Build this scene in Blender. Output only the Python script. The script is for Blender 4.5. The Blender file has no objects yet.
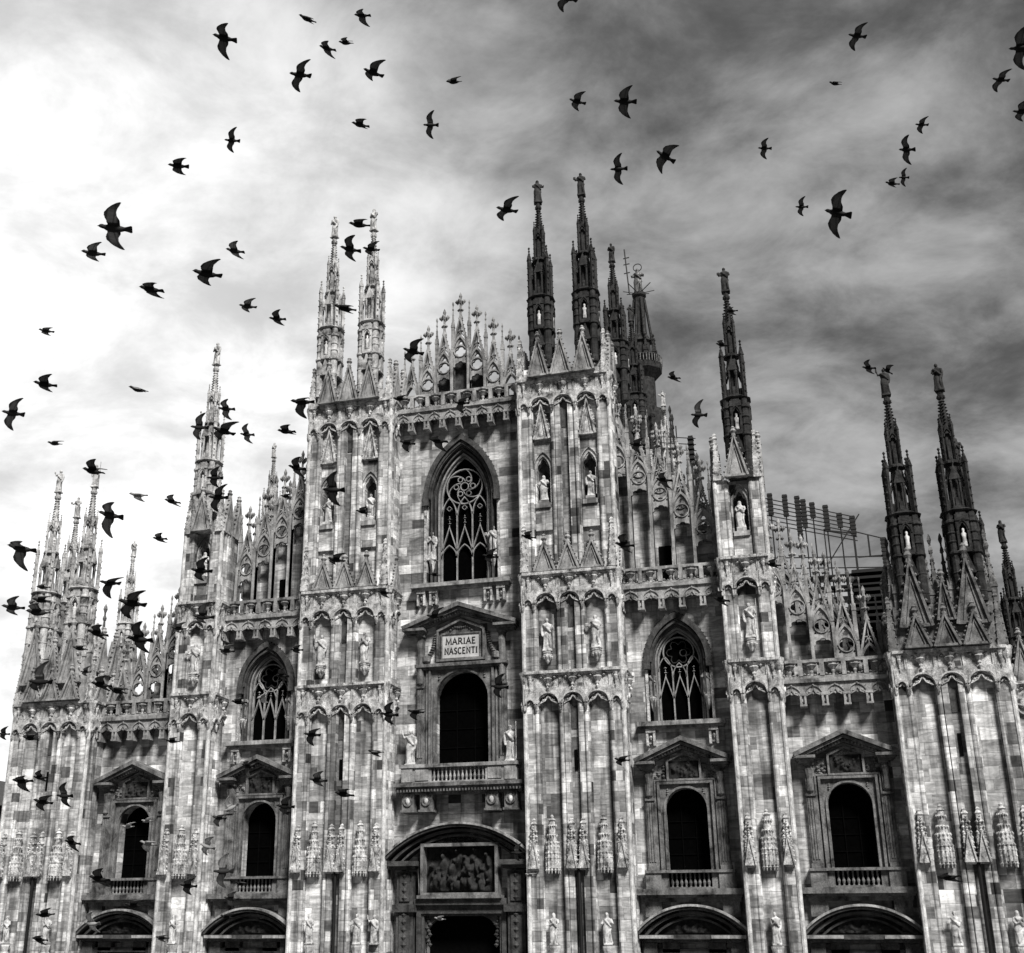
import bpy, bmesh, math, random
from mathutils import Vector, Matrix, noise as mnoise
from mathutils.geometry import tessellate_polygon
PI = math.pi
scene = bpy.context.scene
COL = scene.collection

# ------------------------------------------------------------------ camera
CX, CY, CZ = 21.7047, -74.5483, 6.8
YAW, PITCH, ROLL = 0.282548, 0.334508, -0.003450
def cam_axes():
    cy, sy, cp, sp = math.cos(YAW), math.sin(YAW), math.cos(PITCH), math.sin(PITCH)
    fwd = Vector((-sy*cp, cy*cp, sp)); right = Vector((cy, sy, 0)); up = right.cross(fwd)
    cr, sr = math.cos(ROLL), math.sin(ROLL)
    return cr*right + sr*up, -sr*right + cr*up, fwd
_r, _u, _f = cam_axes()
cd = bpy.data.cameras.new('camera'); cam = bpy.data.objects.new('camera', cd); COL.objects.link(cam)
m = Matrix.Identity(4)
for i in range(3):
    m[i][0], m[i][1], m[i][2] = _r[i], _u[i], -_f[i]
m.translation = (CX, CY, CZ)
cam.matrix_world = m
cd.sensor_fit = 'HORIZONTAL'; cd.sensor_width = 36.0; cd.lens = 36.0*1164.06/1024
cd.shift_x, cd.shift_y = 0.04805, 0.03831
cd.clip_end = 8000
scene.camera = cam

# ------------------------------------------------------------------ world, sun, exposure
SUN_AZ, SUN_EL = math.radians(34), math.radians(46)     # to the right of the facade axis, in front of it
w = bpy.data.worlds.new('World'); scene.world = w; w.use_nodes = True
nt = w.node_tree; N = nt.nodes; L = nt.links
for n in list(N): N.remove(n)
def nd(t, **k):
    n = N.new(t)
    for a, b in k.items(): setattr(n, a, b)
    return n
def mth(op, a, b=None, c=None, clamp=False):
    n = nd('ShaderNodeMath', operation=op); n.use_clamp = clamp
    for i, q in enumerate((a, b, c)):
        if q is None: continue
        if isinstance(q, (int, float)): n.inputs[i].default_value = q
        else: L.new(q, n.inputs[i])
    return n.outputs[0]
out = nd('ShaderNodeOutputWorld'); bg = nd('ShaderNodeBackground'); bg.inputs['Strength'].default_value = 0.061
sky = nd('ShaderNodeTexSky', sky_type='NISHITA'); sky.sun_disc = False
sky.sun_elevation = SUN_EL; sky.sun_rotation = PI - SUN_AZ
bw = nd('ShaderNodeRGBToBW'); L.new(sky.outputs[0], bw.inputs[0])
geo = nd('ShaderNodeNewGeometry'); tc = nd('ShaderNodeTexCoord')
sep = nd('ShaderNodeSeparateXYZ'); L.new(tc.outputs['Generated'], sep.inputs[0])
zz = mth('MAXIMUM', mth('ADD', sep.outputs[2], 0.30), 0.12)
px_, py_ = mth('DIVIDE', sep.outputs[0], zz), mth('DIVIDE', sep.outputs[1], zz)
cmb = nd('ShaderNodeCombineXYZ'); L.new(px_, cmb.inputs[0]); L.new(py_, cmb.inputs[1])
mp = nd('ShaderNodeMapping'); mp.inputs['Rotation'].default_value = (0, 0, math.radians(-28)); mp.inputs['Scale'].default_value = (1.45, 1.75, 1); mp.inputs['Location'].default_value = (2.2, 9.1, 0)
L.new(cmb.outputs[0], mp.inputs[0])
def noise(vec, scale, detail=6, rough=0.55, dist=0.0, lac=2.0):
    n = nd('ShaderNodeTexNoise'); n.inputs['Scale'].default_value = scale; n.inputs['Detail'].default_value = detail
    n.inputs['Roughness'].default_value = rough; n.inputs['Distortion'].default_value = dist
    L.new(vec, n.inputs['Vector']); return n.outputs['Fac']
n1 = noise(mp.outputs[0], 1.9, 10, 0.55, 0.12)
n2 = noise(mp.outputs[0], 4.4, 10, 0.62, 0.3)
cl = mth('ADD', mth('MULTIPLY', n1, 0.60), mth('MULTIPLY', n2, 0.40))
cr_ = nd('ShaderNodeMapRange'); cr_.interpolation_type = 'SMOOTHSTEP'
for i, q in enumerate((0.36, 0.67, 0.0, 1.0)): cr_.inputs[1+i].default_value = q
L.new(cl, cr_.inputs[0])
# luminous thin cloud on the left, dense grey overcast on the right
def dirvec(az, el):
    a, e = math.radians(az), math.radians(el)
    return (-math.sin(a)*math.cos(e), math.cos(a)*math.cos(e), math.sin(e))
dv = nd('ShaderNodeVectorMath', operation='DOT_PRODUCT'); L.new(tc.outputs['Generated'], dv.inputs[0]); dv.inputs[1].default_value = dirvec(50, 14)
gl = nd('ShaderNodeMapRange'); gl.interpolation_type = 'SMOOTHSTEP'
for i, q in enumerate((0.71, 0.955, 0.0, 1.0)): gl.inputs[1+i].default_value = q
L.new(dv.outputs['Value'], gl.inputs[0])
thin = mth('ADD', 0.36, mth('MULTIPLY', cr_.outputs[0], 1.75))            # grey cloud field
lum = mth('ADD', mth('MULTIPLY', thin, mth('SUBTRACT', 1.0, mth('MULTIPLY', gl.outputs[0], 0.8))), mth('MULTIPLY', gl.outputs[0], mth('ADD', 2.9, mth('MULTIPLY', cr_.outputs[0], 2.6))))
# the sky behind the photographer is dimmed to deepen the shadows on the front
bk = nd('ShaderNodeMapRange'); bk.interpolation_type = 'SMOOTHSTEP'
for i, q in enumerate((0.25, -0.35, 0.0, 1.0)): bk.inputs[1+i].default_value = q
L.new(sep.outputs[1], bk.inputs[0])
lum = mth('MULTIPLY', lum, mth('SUBTRACT', 1.0, mth('MULTIPLY', bk.outputs[0], 0.75)))
fin = mth('ADD', mth('MULTIPLY', lum, 0.97), mth('MULTIPLY', bw.outputs[0], 0.03))
cc = nd('ShaderNodeCombineColor')
for i in range(3): L.new(fin, cc.inputs[i])
L.new(cc.outputs[0], bg.inputs['Color']); L.new(bg.outputs[0], out.inputs[0])

sd = bpy.data.lights.new('sun', 'SUN'); sd.energy = 1.5; sd.angle = math.radians(13); sd.color = (1, 0.98, 0.95)
so = bpy.data.objects.new('sun', sd); COL.objects.link(so)
sdir = Vector((math.sin(SUN_AZ)*math.cos(SUN_EL), -math.cos(SUN_AZ)*math.cos(SUN_EL), math.sin(SUN_EL)))
so.rotation_euler = sdir.to_track_quat('Z', 'Y').to_euler(); so.location = (60, -60, 90)
vs = scene.view_settings
vs.view_transform = 'Standard'; vs.look = 'None'; vs.gamma = 1.0; vs.exposure = 2.0; vs.use_curve_mapping = False

# ------------------------------------------------------------------ materials (a black and white photograph: greys only)
def newmat(name, rough=0.85):
    mt = bpy.data.materials.new(name); mt.use_nodes = True
    t = mt.node_tree; b = t.nodes['Principled BSDF']; b.inputs['Roughness'].default_value = rough
    b.inputs['Specular IOR Level'].default_value = 0.25
    return mt, t, b
class NT:
    def __init__(s, t): s.t = t
    def n(s, ty, **k):
        x = s.t.nodes.new(ty)
        for a, b in k.items(): setattr(x, a, b)
        return x
    def l(s, a, b): s.t.links.new(a, b)
    def m(s, op, a, b=None, clamp=False):
        x = s.n('ShaderNodeMath', operation=op); x.use_clamp = clamp
        for i, q in enumerate((a, b)):
            if q is None: continue
            if isinstance(q, (int, float)): x.inputs[i].default_value = q
            else: s.l(q, x.inputs[i])
        return x.outputs[0]
    def noise(s, vec, scale, detail=5, rough=0.55, dist=0.0):
        x = s.n('ShaderNodeTexNoise'); x.inputs['Scale'].default_value = scale; x.inputs['Detail'].default_value = detail
        x.inputs['Roughness'].default_value = rough; x.inputs['Distortion'].default_value = dist
        s.l(vec, x.inputs['Vector']); return x.outputs['Fac']
    def map(s, vec, sc=(1, 1, 1), rot=(0, 0, 0), loc=(0, 0, 0)):
        x = s.n('ShaderNodeMapping'); x.inputs['Scale'].default_value = sc; x.inputs['Rotation'].default_value = rot; x.inputs['Location'].default_value = loc
        s.l(vec, x.inputs[0]); return x.outputs[0]
    def rng(s, v, a, b, c, d, smooth=False):
        x = s.n('ShaderNodeMapRange')
        if smooth: x.interpolation_type = 'SMOOTHSTEP'
        for i, q in enumerate((a, b, c, d)): x.inputs[1+i].default_value = q
        s.l(v, x.inputs[0]); return x.outputs[0]
    def ramp(s, v, stops):
        x = s.n('ShaderNodeValToRGB'); e = x.color_ramp.elements
        while len(e) < len(stops): e.new(0.5)
        for i, (p, c) in enumerate(stops): e[i].position = p; e[i].color = (c, c, c, 1)
        s.l(v, x.inputs[0]); return x.outputs[0]
    def grey(s, v):
        x = s.n('ShaderNodeCombineColor')
        for i in range(3): s.l(v, x.inputs[i])
        return x.outputs[0]

def stone_blocks(name, bw_, bh, lo, mid, hi, dirt=0.5, bump=0.5, seed=0.0, mortar=0.010):
    """ashlar of veined marble: every block its own grey, veins, rain streaks and dirt patches"""
    mt, t, b = newmat(name, 0.8); q = NT(t)
    pos = q.n('ShaderNodeNewGeometry').outputs['Position']
    sp = q.n('ShaderNodeSeparateXYZ'); q.l(pos, sp.inputs[0])
    u = q.m('ADD', sp.outputs[0], sp.outputs[1])
    cv = q.n('ShaderNodeCombineXYZ'); q.l(u, cv.inputs[0]); q.l(sp.outputs[2], cv.inputs[1])
    v2 = q.map(cv.outputs[0], loc=(seed*3.3, seed*1.7, 0))
    # unequal blocks: wobble the row heights a little
    br = q.n('ShaderNodeTexBrick'); br.offset = 0.41; br.offset_frequency = 2; br.squash = 0.62; br.squash_frequency = 3
    br.inputs['Color1'].default_value = (0, 0, 0, 1); br.inputs['Color2'].default_value = (1, 1, 1, 1); br.inputs['Mortar'].default_value = (0.5, 0.5, 0.5, 1)
    br.inputs['Scale'].default_value = 1.0; br.inputs['Mortar Size'].default_value = mortar; br.inputs['Mortar Smooth'].default_value = 0.2
    br.inputs['Brick Width'].default_value = bw_; br.inputs['Row Height'].default_value = bh; br.inputs['Bias'].default_value = 0.0
    q.l(v2, br.inputs['Vector'])
    br2 = q.n('ShaderNodeTexBrick'); br2.offset = 0.33; br2.offset_frequency = 3; br2.squash = 1.0
    br2.inputs['Color1'].default_value = (0, 0, 0, 1); br2.inputs['Color2'].default_value = (1, 1, 1, 1); br2.inputs['Mortar'].default_value = (0.5, 0.5, 0.5, 1)
    br2.inputs['Scale'].default_value = 1.0; br2.inputs['Mortar Size'].default_value = mortar*.6; br2.inputs['Brick Width'].default_value = bw_*1.9; br2.inputs['Row Height'].default_value = bh*2
    q.l(v2, br2.inputs['Vector'])
    bmix = q.n('ShaderNodeMix', data_type='RGBA'); bmix.inputs['Factor'].default_value = 0.36; q.l(br.outputs['Color'], bmix.inputs['A']); q.l(br2.outputs['Color'], bmix.inputs['B'])
    base = q.ramp(bmix.outputs['Result'], [(0.08, lo), (0.24, mid*0.6), (0.5, mid), (0.72, mid*1.3), (0.92, hi)])
    bval = q.n('ShaderNodeRGBToBW'); q.l(base, bval.inputs[0])
    # veins, tilted differently from block to block
    vv = q.n('ShaderNodeVectorMath', operation='ADD'); q.l(pos, vv.inputs[0])
    sc = q.n('ShaderNodeVectorMath', operation='SCALE'); q.l(br.outputs['Color'], sc.inputs[0]); sc.inputs['Scale'].default_value = 9.0; q.l(sc.outputs[0], vv.inputs[1])
    vein = q.noise(q.map(vv.outputs[0], (0.5, 0.5, 2.2), (0, 0.3, 0)), 1.1, 4, 0.6, 1.6)
    vein = q.rng(vein, 0.36, 0.62, 0.62, 1.22)
    streak = q.noise(q.map(pos, (1.6, 1.6, 0.10)), 1.0, 3, 0.55, 0.3)
    streak = q.rng(streak, 0.34, 0.56, 1.0 - dirt*.75, 1.08, True)
    patch = q.noise(pos, 0.33, 5, 0.6, 0.4)
    patch = q.rng(patch, 0.36, 0.58, 1.0 - dirt*0.55, 1.08, True)
    fine = q.rng(q.noise(pos, 5.0, 4, 0.65), 0.3, 0.7, 0.80, 1.18)
    col = q.m('MULTIPLY', q.m('MULTIPLY', bval.outputs[0], vein), q.m('MULTIPLY', q.m('MULTIPLY', streak, patch), fine))
    mor = q.rng(br.outputs['Fac'], 0, 1, 1.0, 0.42)
    col = q.m('MINIMUM', q.m('MULTIPLY', col, mor), 0.85)
    q.l(q.grey(col), b.inputs['Base Color'])
    hh = q.m('ADD', q.m('MULTIPLY', br.outputs['Fac'], -0.6), q.m('ADD', q.m('MULTIPLY', fine, 0.35), q.m('MULTIPLY', bval.outputs[0], 0.5)))
    bp = q.n('ShaderNodeBump'); bp.inputs['Strength'].default_value = bump; bp.inputs['Distance'].default_value = 0.05
    q.l(hh, bp.inputs['Height']); q.l(bp.outputs[0], b.inputs['Normal'])
    return mt

def stone_carved(name, lo, hi, scale=2.2, rough=0.85, streaky=0.6, bump=0.6, fine_amt=0.35):
    """carved stone with weathering: pale washed patches and black crusts of its own shape"""
    mt, t, b = newmat(name, rough); q = NT(t)
    pos = q.n('ShaderNodeNewGeometry').outputs['Position']
    a = q.noise(pos, scale, 6, 0.65, 0.6)
    st = q.noise(q.map(pos, (3.2, 3.2, 0.35)), 1.0, 5, 0.65, 0.4)
    mixv = q.m('ADD', q.m('MULTIPLY', a, 1 - streaky*0.5), q.m('MULTIPLY', st, streaky*0.5))
    v = q.rng(mixv, 0.37, 0.62, lo, hi)
    fine = q.rng(q.noise(pos, 13.0, 4, 0.7), 0.3, 0.7, 1 - fine_amt, 1 + fine_amt)
    v = q.m('MINIMUM', q.m('MAXIMUM', q.m('MULTIPLY', v, fine), 0.008), 0.85)
    q.l(q.grey(v), b.inputs['Base Color'])
    bp = q.n('ShaderNodeBump'); bp.inputs['Strength'].default_value = bump; bp.inputs['Distance'].default_value = 0.06
    q.l(q.noise(pos, 6.0, 5, 0.7), bp.inputs['Height']); q.l(bp.outputs[0], b.inputs['Normal'])
    return mt

def plain(name, v, rough=0.6, spec=0.3):
    mt, t, b = newmat(name, rough); q = NT(t)
    pos = q.n('ShaderNodeNewGeometry').outputs['Position']
    f = q.rng(q.noise(pos, 5.0, 4, 0.6), 0.3, 0.7, v*0.7, v*1.3)
    q.l(q.grey(f), b.inputs['Base Color']); b.inputs['Specular IOR Level'].default_value = spec
    return mt

M = {}
M['wall'] = stone_blocks('wall_marble', 1.45, 0.66, 0.03, 0.38, 0.84, dirt=0.60, bump=0.4, seed=0.3)
M['pier'] = stone_blocks('pier_marble', 1.25, 0.74, 0.06, 0.44, 0.86, dirt=0.72, bump=0.40, seed=1.2)
M['strip'] = stone_blocks('strip_marble', 0.75, 0.62, 0.05, 0.44, 0.88, dirt=0.74, bump=0.45, seed=2.2)
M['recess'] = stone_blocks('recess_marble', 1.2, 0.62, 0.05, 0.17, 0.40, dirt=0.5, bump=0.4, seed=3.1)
M['carved'] = stone_carved('carved_marble', 0.04, 0.66, 1.8, bump=0.9, fine_amt=0.45)
M['gable'] = stone_carved('gable_marble', 0.05, 0.42, 0.9, streaky=0.8, fine_amt=0.25)
M['pale'] = stone_carved('pale_marble', 0.20, 0.75, 1.4, fine_amt=0.22)
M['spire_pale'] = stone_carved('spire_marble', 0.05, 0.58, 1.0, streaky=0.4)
M['shade_dark'] = stone_carved('shade_dark_marble', 0.001, 0.046, 1.7, streaky=0.7, fine_amt=0.5)  # darkness of the spires against the sky, put into the stone colour
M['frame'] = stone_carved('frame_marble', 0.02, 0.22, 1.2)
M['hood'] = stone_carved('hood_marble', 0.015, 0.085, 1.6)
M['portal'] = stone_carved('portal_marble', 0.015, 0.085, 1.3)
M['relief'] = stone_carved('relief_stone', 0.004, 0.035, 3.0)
M['statue'] = stone_carved('statue_marble', 0.10, 0.70, 2.2, streaky=0.5, bump=0.35, fine_amt=0.2)
M['statue_dark'] = stone_carved('statue_shade_marble', 0.004, 0.05, 2.0, bump=0.3)  # statues on the dark spires: backlit shade painted into the stone
M['statue_grey'] = stone_carved('statue_grey_marble', 0.04, 0.30, 2.2, bump=0.3, fine_amt=0.2)
M['glass'] = plain('dark_glass', 0.0015, 0.9, 0.0)
M['void'] = plain('dark_interior', 0.003, 0.9, 0.0)
M['iron'] = plain('dark_iron', 0.006, 0.6, 0.3)
M['letter'] = plain('letter_lead', 0.02, 0.6)
M['plaque'] = stone_carved('plaque_marble', 0.32, 0.52, 1.2, fine_amt=0.1, bump=0.1)
M['tracery'] = stone_carved('tracery_marble', 0.10, 0.34, 1.5, fine_amt=0.2)
M['gilt'] = stone_carved('gilded_copper', 0.02, 0.16, 1.0, rough=0.35)
M['wood'] = plain('scaffold_board', 0.12, 0.8)
M['slate'] = plain('roof_slate', 0.06, 0.8)
# ------------------------------------------------------------------ mesh helpers
class MB:
    def __init__(s): s.v = []; s.f = []
    def add(s, vs, fs):
        n = len(s.v); s.v += [tuple(p) for p in vs]; s.f += [[i+n for i in f] for f in fs]
    def addmb(s, o, mat=None, loc=None):
        if mat is None: mat = Matrix.Translation(loc or (0, 0, 0))
        s.add([mat @ Vector(p) for p in o.v], o.f)
    def box(s, x0, x1, y0, y1, z0, z1):
        s.add([(x0, y0, z0), (x1, y0, z0), (x1, y1, z0), (x0, y1, z0), (x0, y0, z1), (x1, y0, z1), (x1, y1, z1), (x0, y1, z1)],
              [[0, 3, 2, 1], [4, 5, 6, 7], [0, 1, 5, 4], [1, 2, 6, 5], [2, 3, 7, 6], [3, 0, 4, 7]])
    def plate(s, outer, holes, y0, y1):
        loops = [outer] + list(holes)
        tris = tessellate_polygon([[Vector((p[0], p[1], 0)) for p in lp] for lp in loops])
        flat = [p for lp in loops for p in lp]; n = len(flat)
        vs = [(p[0], y0, p[1]) for p in flat] + [(p[0], y1, p[1]) for p in flat]
        fs = [list(t) for t in tris] + [[i+n for i in reversed(t)] for t in tris]
        k = 0
        for lp in loops:
            c = len(lp)
            for i in range(c):
                a, b = k+i, k+(i+1) % c; fs.append([a, b, b+n, a+n])
            k += c
        s.add(vs, fs)
    def bar(s, pts, wd, y0, y1, closed=False):
        n = len(pts); P = [Vector((p[0], p[1])) for p in pts]; A = []; B = []
        for i in range(n):
            if closed: d0 = P[i]-P[i-1]; d1 = P[(i+1) % n]-P[i]
            else:
                d0 = P[i]-P[i-1] if i > 0 else P[1]-P[0]; d1 = P[i+1]-P[i] if i < n-1 else P[i]-P[i-1]
            d0 = d0.normalized(); d1 = d1.normalized()
            n0 = Vector((-d0.y, d0.x)); n1 = Vector((-d1.y, d1.x)); mm = n0+n1
            if mm.length < 1e-6: mm = n0.copy()
            mm.normalize(); k = wd/2/max(mm.dot(n1), 0.45)
            A.append(P[i]+mm*k); B.append(P[i]-mm*k)
        vs = [(p.x, y0, p.y) for p in A]+[(p.x, y0, p.y) for p in B]+[(p.x, y1, p.y) for p in A]+[(p.x, y1, p.y) for p in B]
        fs = []
        for i in range(n if closed else n-1):
            j = (i+1) % n
            fs += [[i, j, n+j, n+i], [2*n+i, 3*n+i, 3*n+j, 2*n+j], [i, 2*n+i, 2*n+j, j], [n+i, n+j, 3*n+j, 3*n+i]]
        if not closed: fs += [[0, n, 3*n, 2*n], [n-1, 3*n-1, 4*n-1, 2*n-1][::1]]
        s.add(vs, fs)
    def lathe(s, cx, cy, prof, n=8, ph=0.0, sx=1.0, sy=1.0):
        vs = []; fs = []
        for r, z in prof:
            for k in range(n):
                a = ph+2*PI*k/n; vs.append((cx+max(r, 1e-4)*sx*math.cos(a), cy+max(r, 1e-4)*sy*math.sin(a), z))
        for j in range(len(prof)-1):
            for k in range(n):
                b = (k+1) % n; fs.append([j*n+k, j*n+b, (j+1)*n+b, (j+1)*n+k])
        fs.append(list(range(n))[::-1]); fs.append([(len(prof)-1)*n+k for k in range(n)])
        s.add(vs, fs)
    def oct(s, x, y, z, r, h, ry=None):
        ry = ry or r
        s.add([(x+r, y, z), (x, y+ry, z), (x-r, y, z), (x, y-ry, z), (x, y, z+h), (x, y, z-h)],
              [[0, 1, 4], [1, 2, 4], [2, 3, 4], [3, 0, 4], [1, 0, 5], [2, 1, 5], [3, 2, 5], [0, 3, 5]])
    def tube(s, a, b, r, n=6):
        a = Vector(a); b = Vector(b); d = (b-a).normalized()
        u = d.orthogonal().normalized(); v = d.cross(u); vs = []
        for p in (a, b):
            for k in range(n):
                t = 2*PI*k/n; vs.append(p+u*r*math.cos(t)+v*r*math.sin(t))
        s.add(vs, [[k, (k+1) % n, n+(k+1) % n, n+k] for k in range(n)]+[list(range(n))[::-1], list(range(n, 2*n))])
    def loft(s, rings):
        n = len(rings[0]); vs = [p for r in rings for p in r]; fs = []
        for j in range(len(rings)-1):
            for k in range(n):
                b = (k+1) % n; fs.append([j*n+k, j*n+b, (j+1)*n+b, (j+1)*n+k])
        fs.append(list(range(n))[::-1]); fs.append([(len(rings)-1)*n+k for k in range(n)])
        s.add(vs, fs)
    def mesh(s, name, mat, smooth=False):
        me = bpy.data.meshes.new(name); me.from_pydata(s.v, [], s.f)
        bm = bmesh.new(); bm.from_mesh(me); bmesh.ops.recalc_face_normals(bm, faces=bm.faces); bm.to_mesh(me); bm.free()
        me.materials.append(mat)
        if smooth: me.polygons.foreach_set('use_smooth', [True]*len(me.polygons))
        return me

def part(name, mb, mat, parent, label=None, smooth=False, loc=None):
    me = mb if isinstance(mb, bpy.types.Mesh) else mb.mesh(name, mat, smooth)
    o = bpy.data.objects.new(name, me); COL.objects.link(o); o.parent = parent
    if loc is not None: o.location = loc
    if label: o['label'] = label
    return o
def thing(name, label, cat, mb=None, mat=None, loc=(0, 0, 0), group=None, kind=None, smooth=False, rot=None):
    me = None if mb is None else (mb if isinstance(mb, bpy.types.Mesh) else mb.mesh(name, mat, smooth))
    o = bpy.data.objects.new(name, me); COL.objects.link(o); o.location = loc
    if rot is not None: o.rotation_euler = rot
    if label: o['label'] = label
    if cat: o['category'] = cat
    if group: o['group'] = group
    if kind: o['kind'] = kind
    return o

# 2D outlines (x, z)
def parch(xc, zs, a, h, n=8):
    """pointed arch from (xc-a, zs) up to (xc, zs+h) and down"""
    r = (a*a+h*h)/(2*a); ph = math.acos(max(-1, min(1, (r-a)/r))); lf = []
    for i in range(n+1):
        t = PI-ph*i/n; lf.append((xc-a+r+r*math.cos(t), zs+r*math.sin(t)))
    return lf+[(2*xc-x, z) for x, z in reversed(lf[:-1])]
def rarch(xc, zs, a, n=14): return [(xc-a*math.cos(PI*i/n), zs+a*math.sin(PI*i/n)) for i in range(n+1)]
def cusp(xc, zs, a, h, c=0.25, n=24):
    base = parch(xc, zs, a, h, n//2); o = []; m_ = len(base)-1
    for i, (x, z) in enumerate(base):
        k = 1-c*(1-abs(math.sin(3*PI*i/m_))) if 0 < i < m_ else 1
        o.append((xc+(x-xc)*k, zs+(z-zs)*k))
    return o
def foil(xc, zc, r, n=4, c=0.4, ph=0.0, k=24): return [(xc+r*(1-c*(1-abs(math.cos(n/2*(t-ph)))))*math.cos(t), zc+r*(1-c*(1-abs(math.cos(n/2*(t-ph)))))*math.sin(t)) for t in [2*PI*i/k for i in range(k)]]
def circ(xc, zc, r, n=16, a0=0, a1=2*PI, full=True):
    return [(xc+r*math.cos(a0+(a1-a0)*i/n), zc+r*math.sin(a0+(a1-a0)*i/n)) for i in range(n if full else n+1)]
def arcseg(xc, zl, half, rise, n=20):
    r = (half*half+rise*rise)/(2*rise); ph = math.asin(half/r)
    return [(xc+r*math.sin(-ph+2*ph*i/n), zl+rise-r+r*math.cos(-ph+2*ph*i/n)) for i in range(n+1)]

def relief_grid(x0, x1, z0, z1, y, depth, seed, nx=26, nz=18, nb=16):
    """a panel of figures in relief: rounded bodies, heads and limbs pushed out of a slab"""
    rnd = random.Random(seed); bl = []
    W_, H_ = x1-x0, z1-z0
    for i in range(nb):
        cx, cz = rnd.uniform(x0+W_*.08, x1-W_*.08), rnd.uniform(z0+H_*.05, z0+H_*.75)
        bl.append((cx, cz, W_*rnd.uniform(.025, .06), H_*rnd.uniform(.10, .22), rnd.uniform(-.6, .6), rnd.uniform(.5, 1)))
        bl.append((cx+rnd.uniform(-.05, .05)*W_, cz+H_*.2, W_*.025, W_*.03, 0, .9))
    mb = MB(); vs = []
    for j in range(nz+1):
        for i in range(nx+1):
            x, z = x0+W_*i/nx, z0+H_*j/nz; h = 0
            for cx, cz, a, b, t, k in bl:
                dx, dz = x-cx, z-cz; u = dx*math.cos(t)+dz*math.sin(t); v = -dx*math.sin(t)+dz*math.cos(t)
                h = max(h, k*math.exp(-(u/a)**2-(v/b)**2))
            if i in (0, nx) or j in (0, nz): h = 0
            vs.append((x, y-depth*h, z))
    fs = [[j*(nx+1)+i, j*(nx+1)+i+1, (j+1)*(nx+1)+i+1, (j+1)*(nx+1)+i] for j in range(nz) for i in range(nx)]
    n = len(vs); vs += [(x0, y+.12, z0), (x1, y+.12, z0), (x1, y+.12, z1), (x0, y+.12, z1)]
    fs += [[n, n+3, n+2, n+1]]
    bot = list(range(nx+1)); top = [nz*(nx+1)+i for i in range(nx+1)]; lf = [j*(nx+1) for j in range(nz+1)]; rt = [j*(nx+1)+nx for j in range(nz+1)]
    fs += [bot[::-1]+[n, n+1], top+[n+2, n+3], lf+[n+3, n], rt[::-1]+[n+1, n+2]]
    mb.add(vs, fs); return mb

def crockets(mb, a, b, y, r, n, side):
    for i in range(n):
        t = (i+.7)/(n+.4); x = a[0]+(b[0]-a[0])*t; z = a[1]+(b[1]-a[1])*t
        mb.oct(x+side*r*.7, y, z+r*.25, r, r*1.1, r*1.2)
def finial_mb(h=1.0, r=0.3):
    """gothic fleuron: stem, knop, two rings of leaves, bud"""
    mb = MB()
    mb.lathe(0, 0, [(r*.42, 0), (r*.25, h*.12), (r*.22, h*.26), (r*.5, h*.30), (r*.22, h*.35), (r*.2, h*.52), (r*.3, h*.6), (r*.22, h*.74), (r*.34, h*.85), (r*.18, h*.93), (r*.03, h)], 8)
    for k in range(4):
        a = k*PI/2; c, s_ = math.cos(a), math.sin(a)
        mb.oct(c*r*.55, s_*r*.55, h*.62, r*.42, h*.12); mb.oct(c*r*.85, s_*r*.85, h*.64, r*.26, h*.09)
        mb.oct(c*r*.42, s_*r*.42, h*.30, r*.28, h*.07)
    return mb
def pinnacle_mb(wd, hs, ht):
    """square shaft with four gablets, crocketed needle and bud; hs shaft height, ht total"""
    mb = MB(); a = wd/2
    mb.box(-a, a, -a, a, 0, hs); mb.box(-a*1.25, a*1.25, -a*1.25, a*1.25, hs*.93, hs)
    for k in range(4):
        g = MB(); g.plate([(-a*1.1, hs), (a*1.1, hs), (0, hs+wd*1.5)], [], -a*1.15, -a*.6)
        mb.addmb(g, Matrix.Rotation(k*PI/2, 4, 'Z'))
    mb.lathe(0, 0, [(a*1.05, hs), (a*.75, hs+(ht-hs)*.3), (a*.34, hs+(ht-hs)*.62), (a*.75, hs+(ht-hs)*.68), (a*.34, hs+(ht-hs)*.74), (a*.34, hs+(ht-hs)*.80), (a*.8, hs+(ht-hs)*.88), (a*.5, hs+(ht-hs)*.95), (a*.05, ht)], 4, PI/4)
    for j in range(3):
        t = .25+.2*j; z = hs+(ht-hs)*t; rr = a*(1.0-t*.85)
        for k in range(4):
            mb.oct(math.cos(k*PI/2+PI/4)*rr, math.sin(k*PI/2+PI/4)*rr, z, a*.28, a*.4)
    return mb
def remesh_to(mb, name, mat, voxel, smooth=True, it=0):
    me = mb.mesh(name+'_src', mat); o = bpy.data.objects.new('tmp', me); COL.objects.link(o)
    md = o.modifiers.new('r', 'REMESH'); md.mode = 'VOXEL'; md.voxel_size = voxel
    if it:
        sm = o.modifiers.new('s', 'SMOOTH'); sm.iterations = it; sm.factor = .5
    dg = bpy.context.evaluated_depsgraph_get(); dg.update()
    r = bpy.data.meshes.new_from_object(o.evaluated_get(dg)); r.name = name
    bpy.data.objects.remove(o); bpy.data.meshes.remove(me)
    r.materials.clear(); r.materials.append(mat)
    if smooth: r.polygons.foreach_set('use_smooth', [True]*len(r.polygons))
    return r
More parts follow.
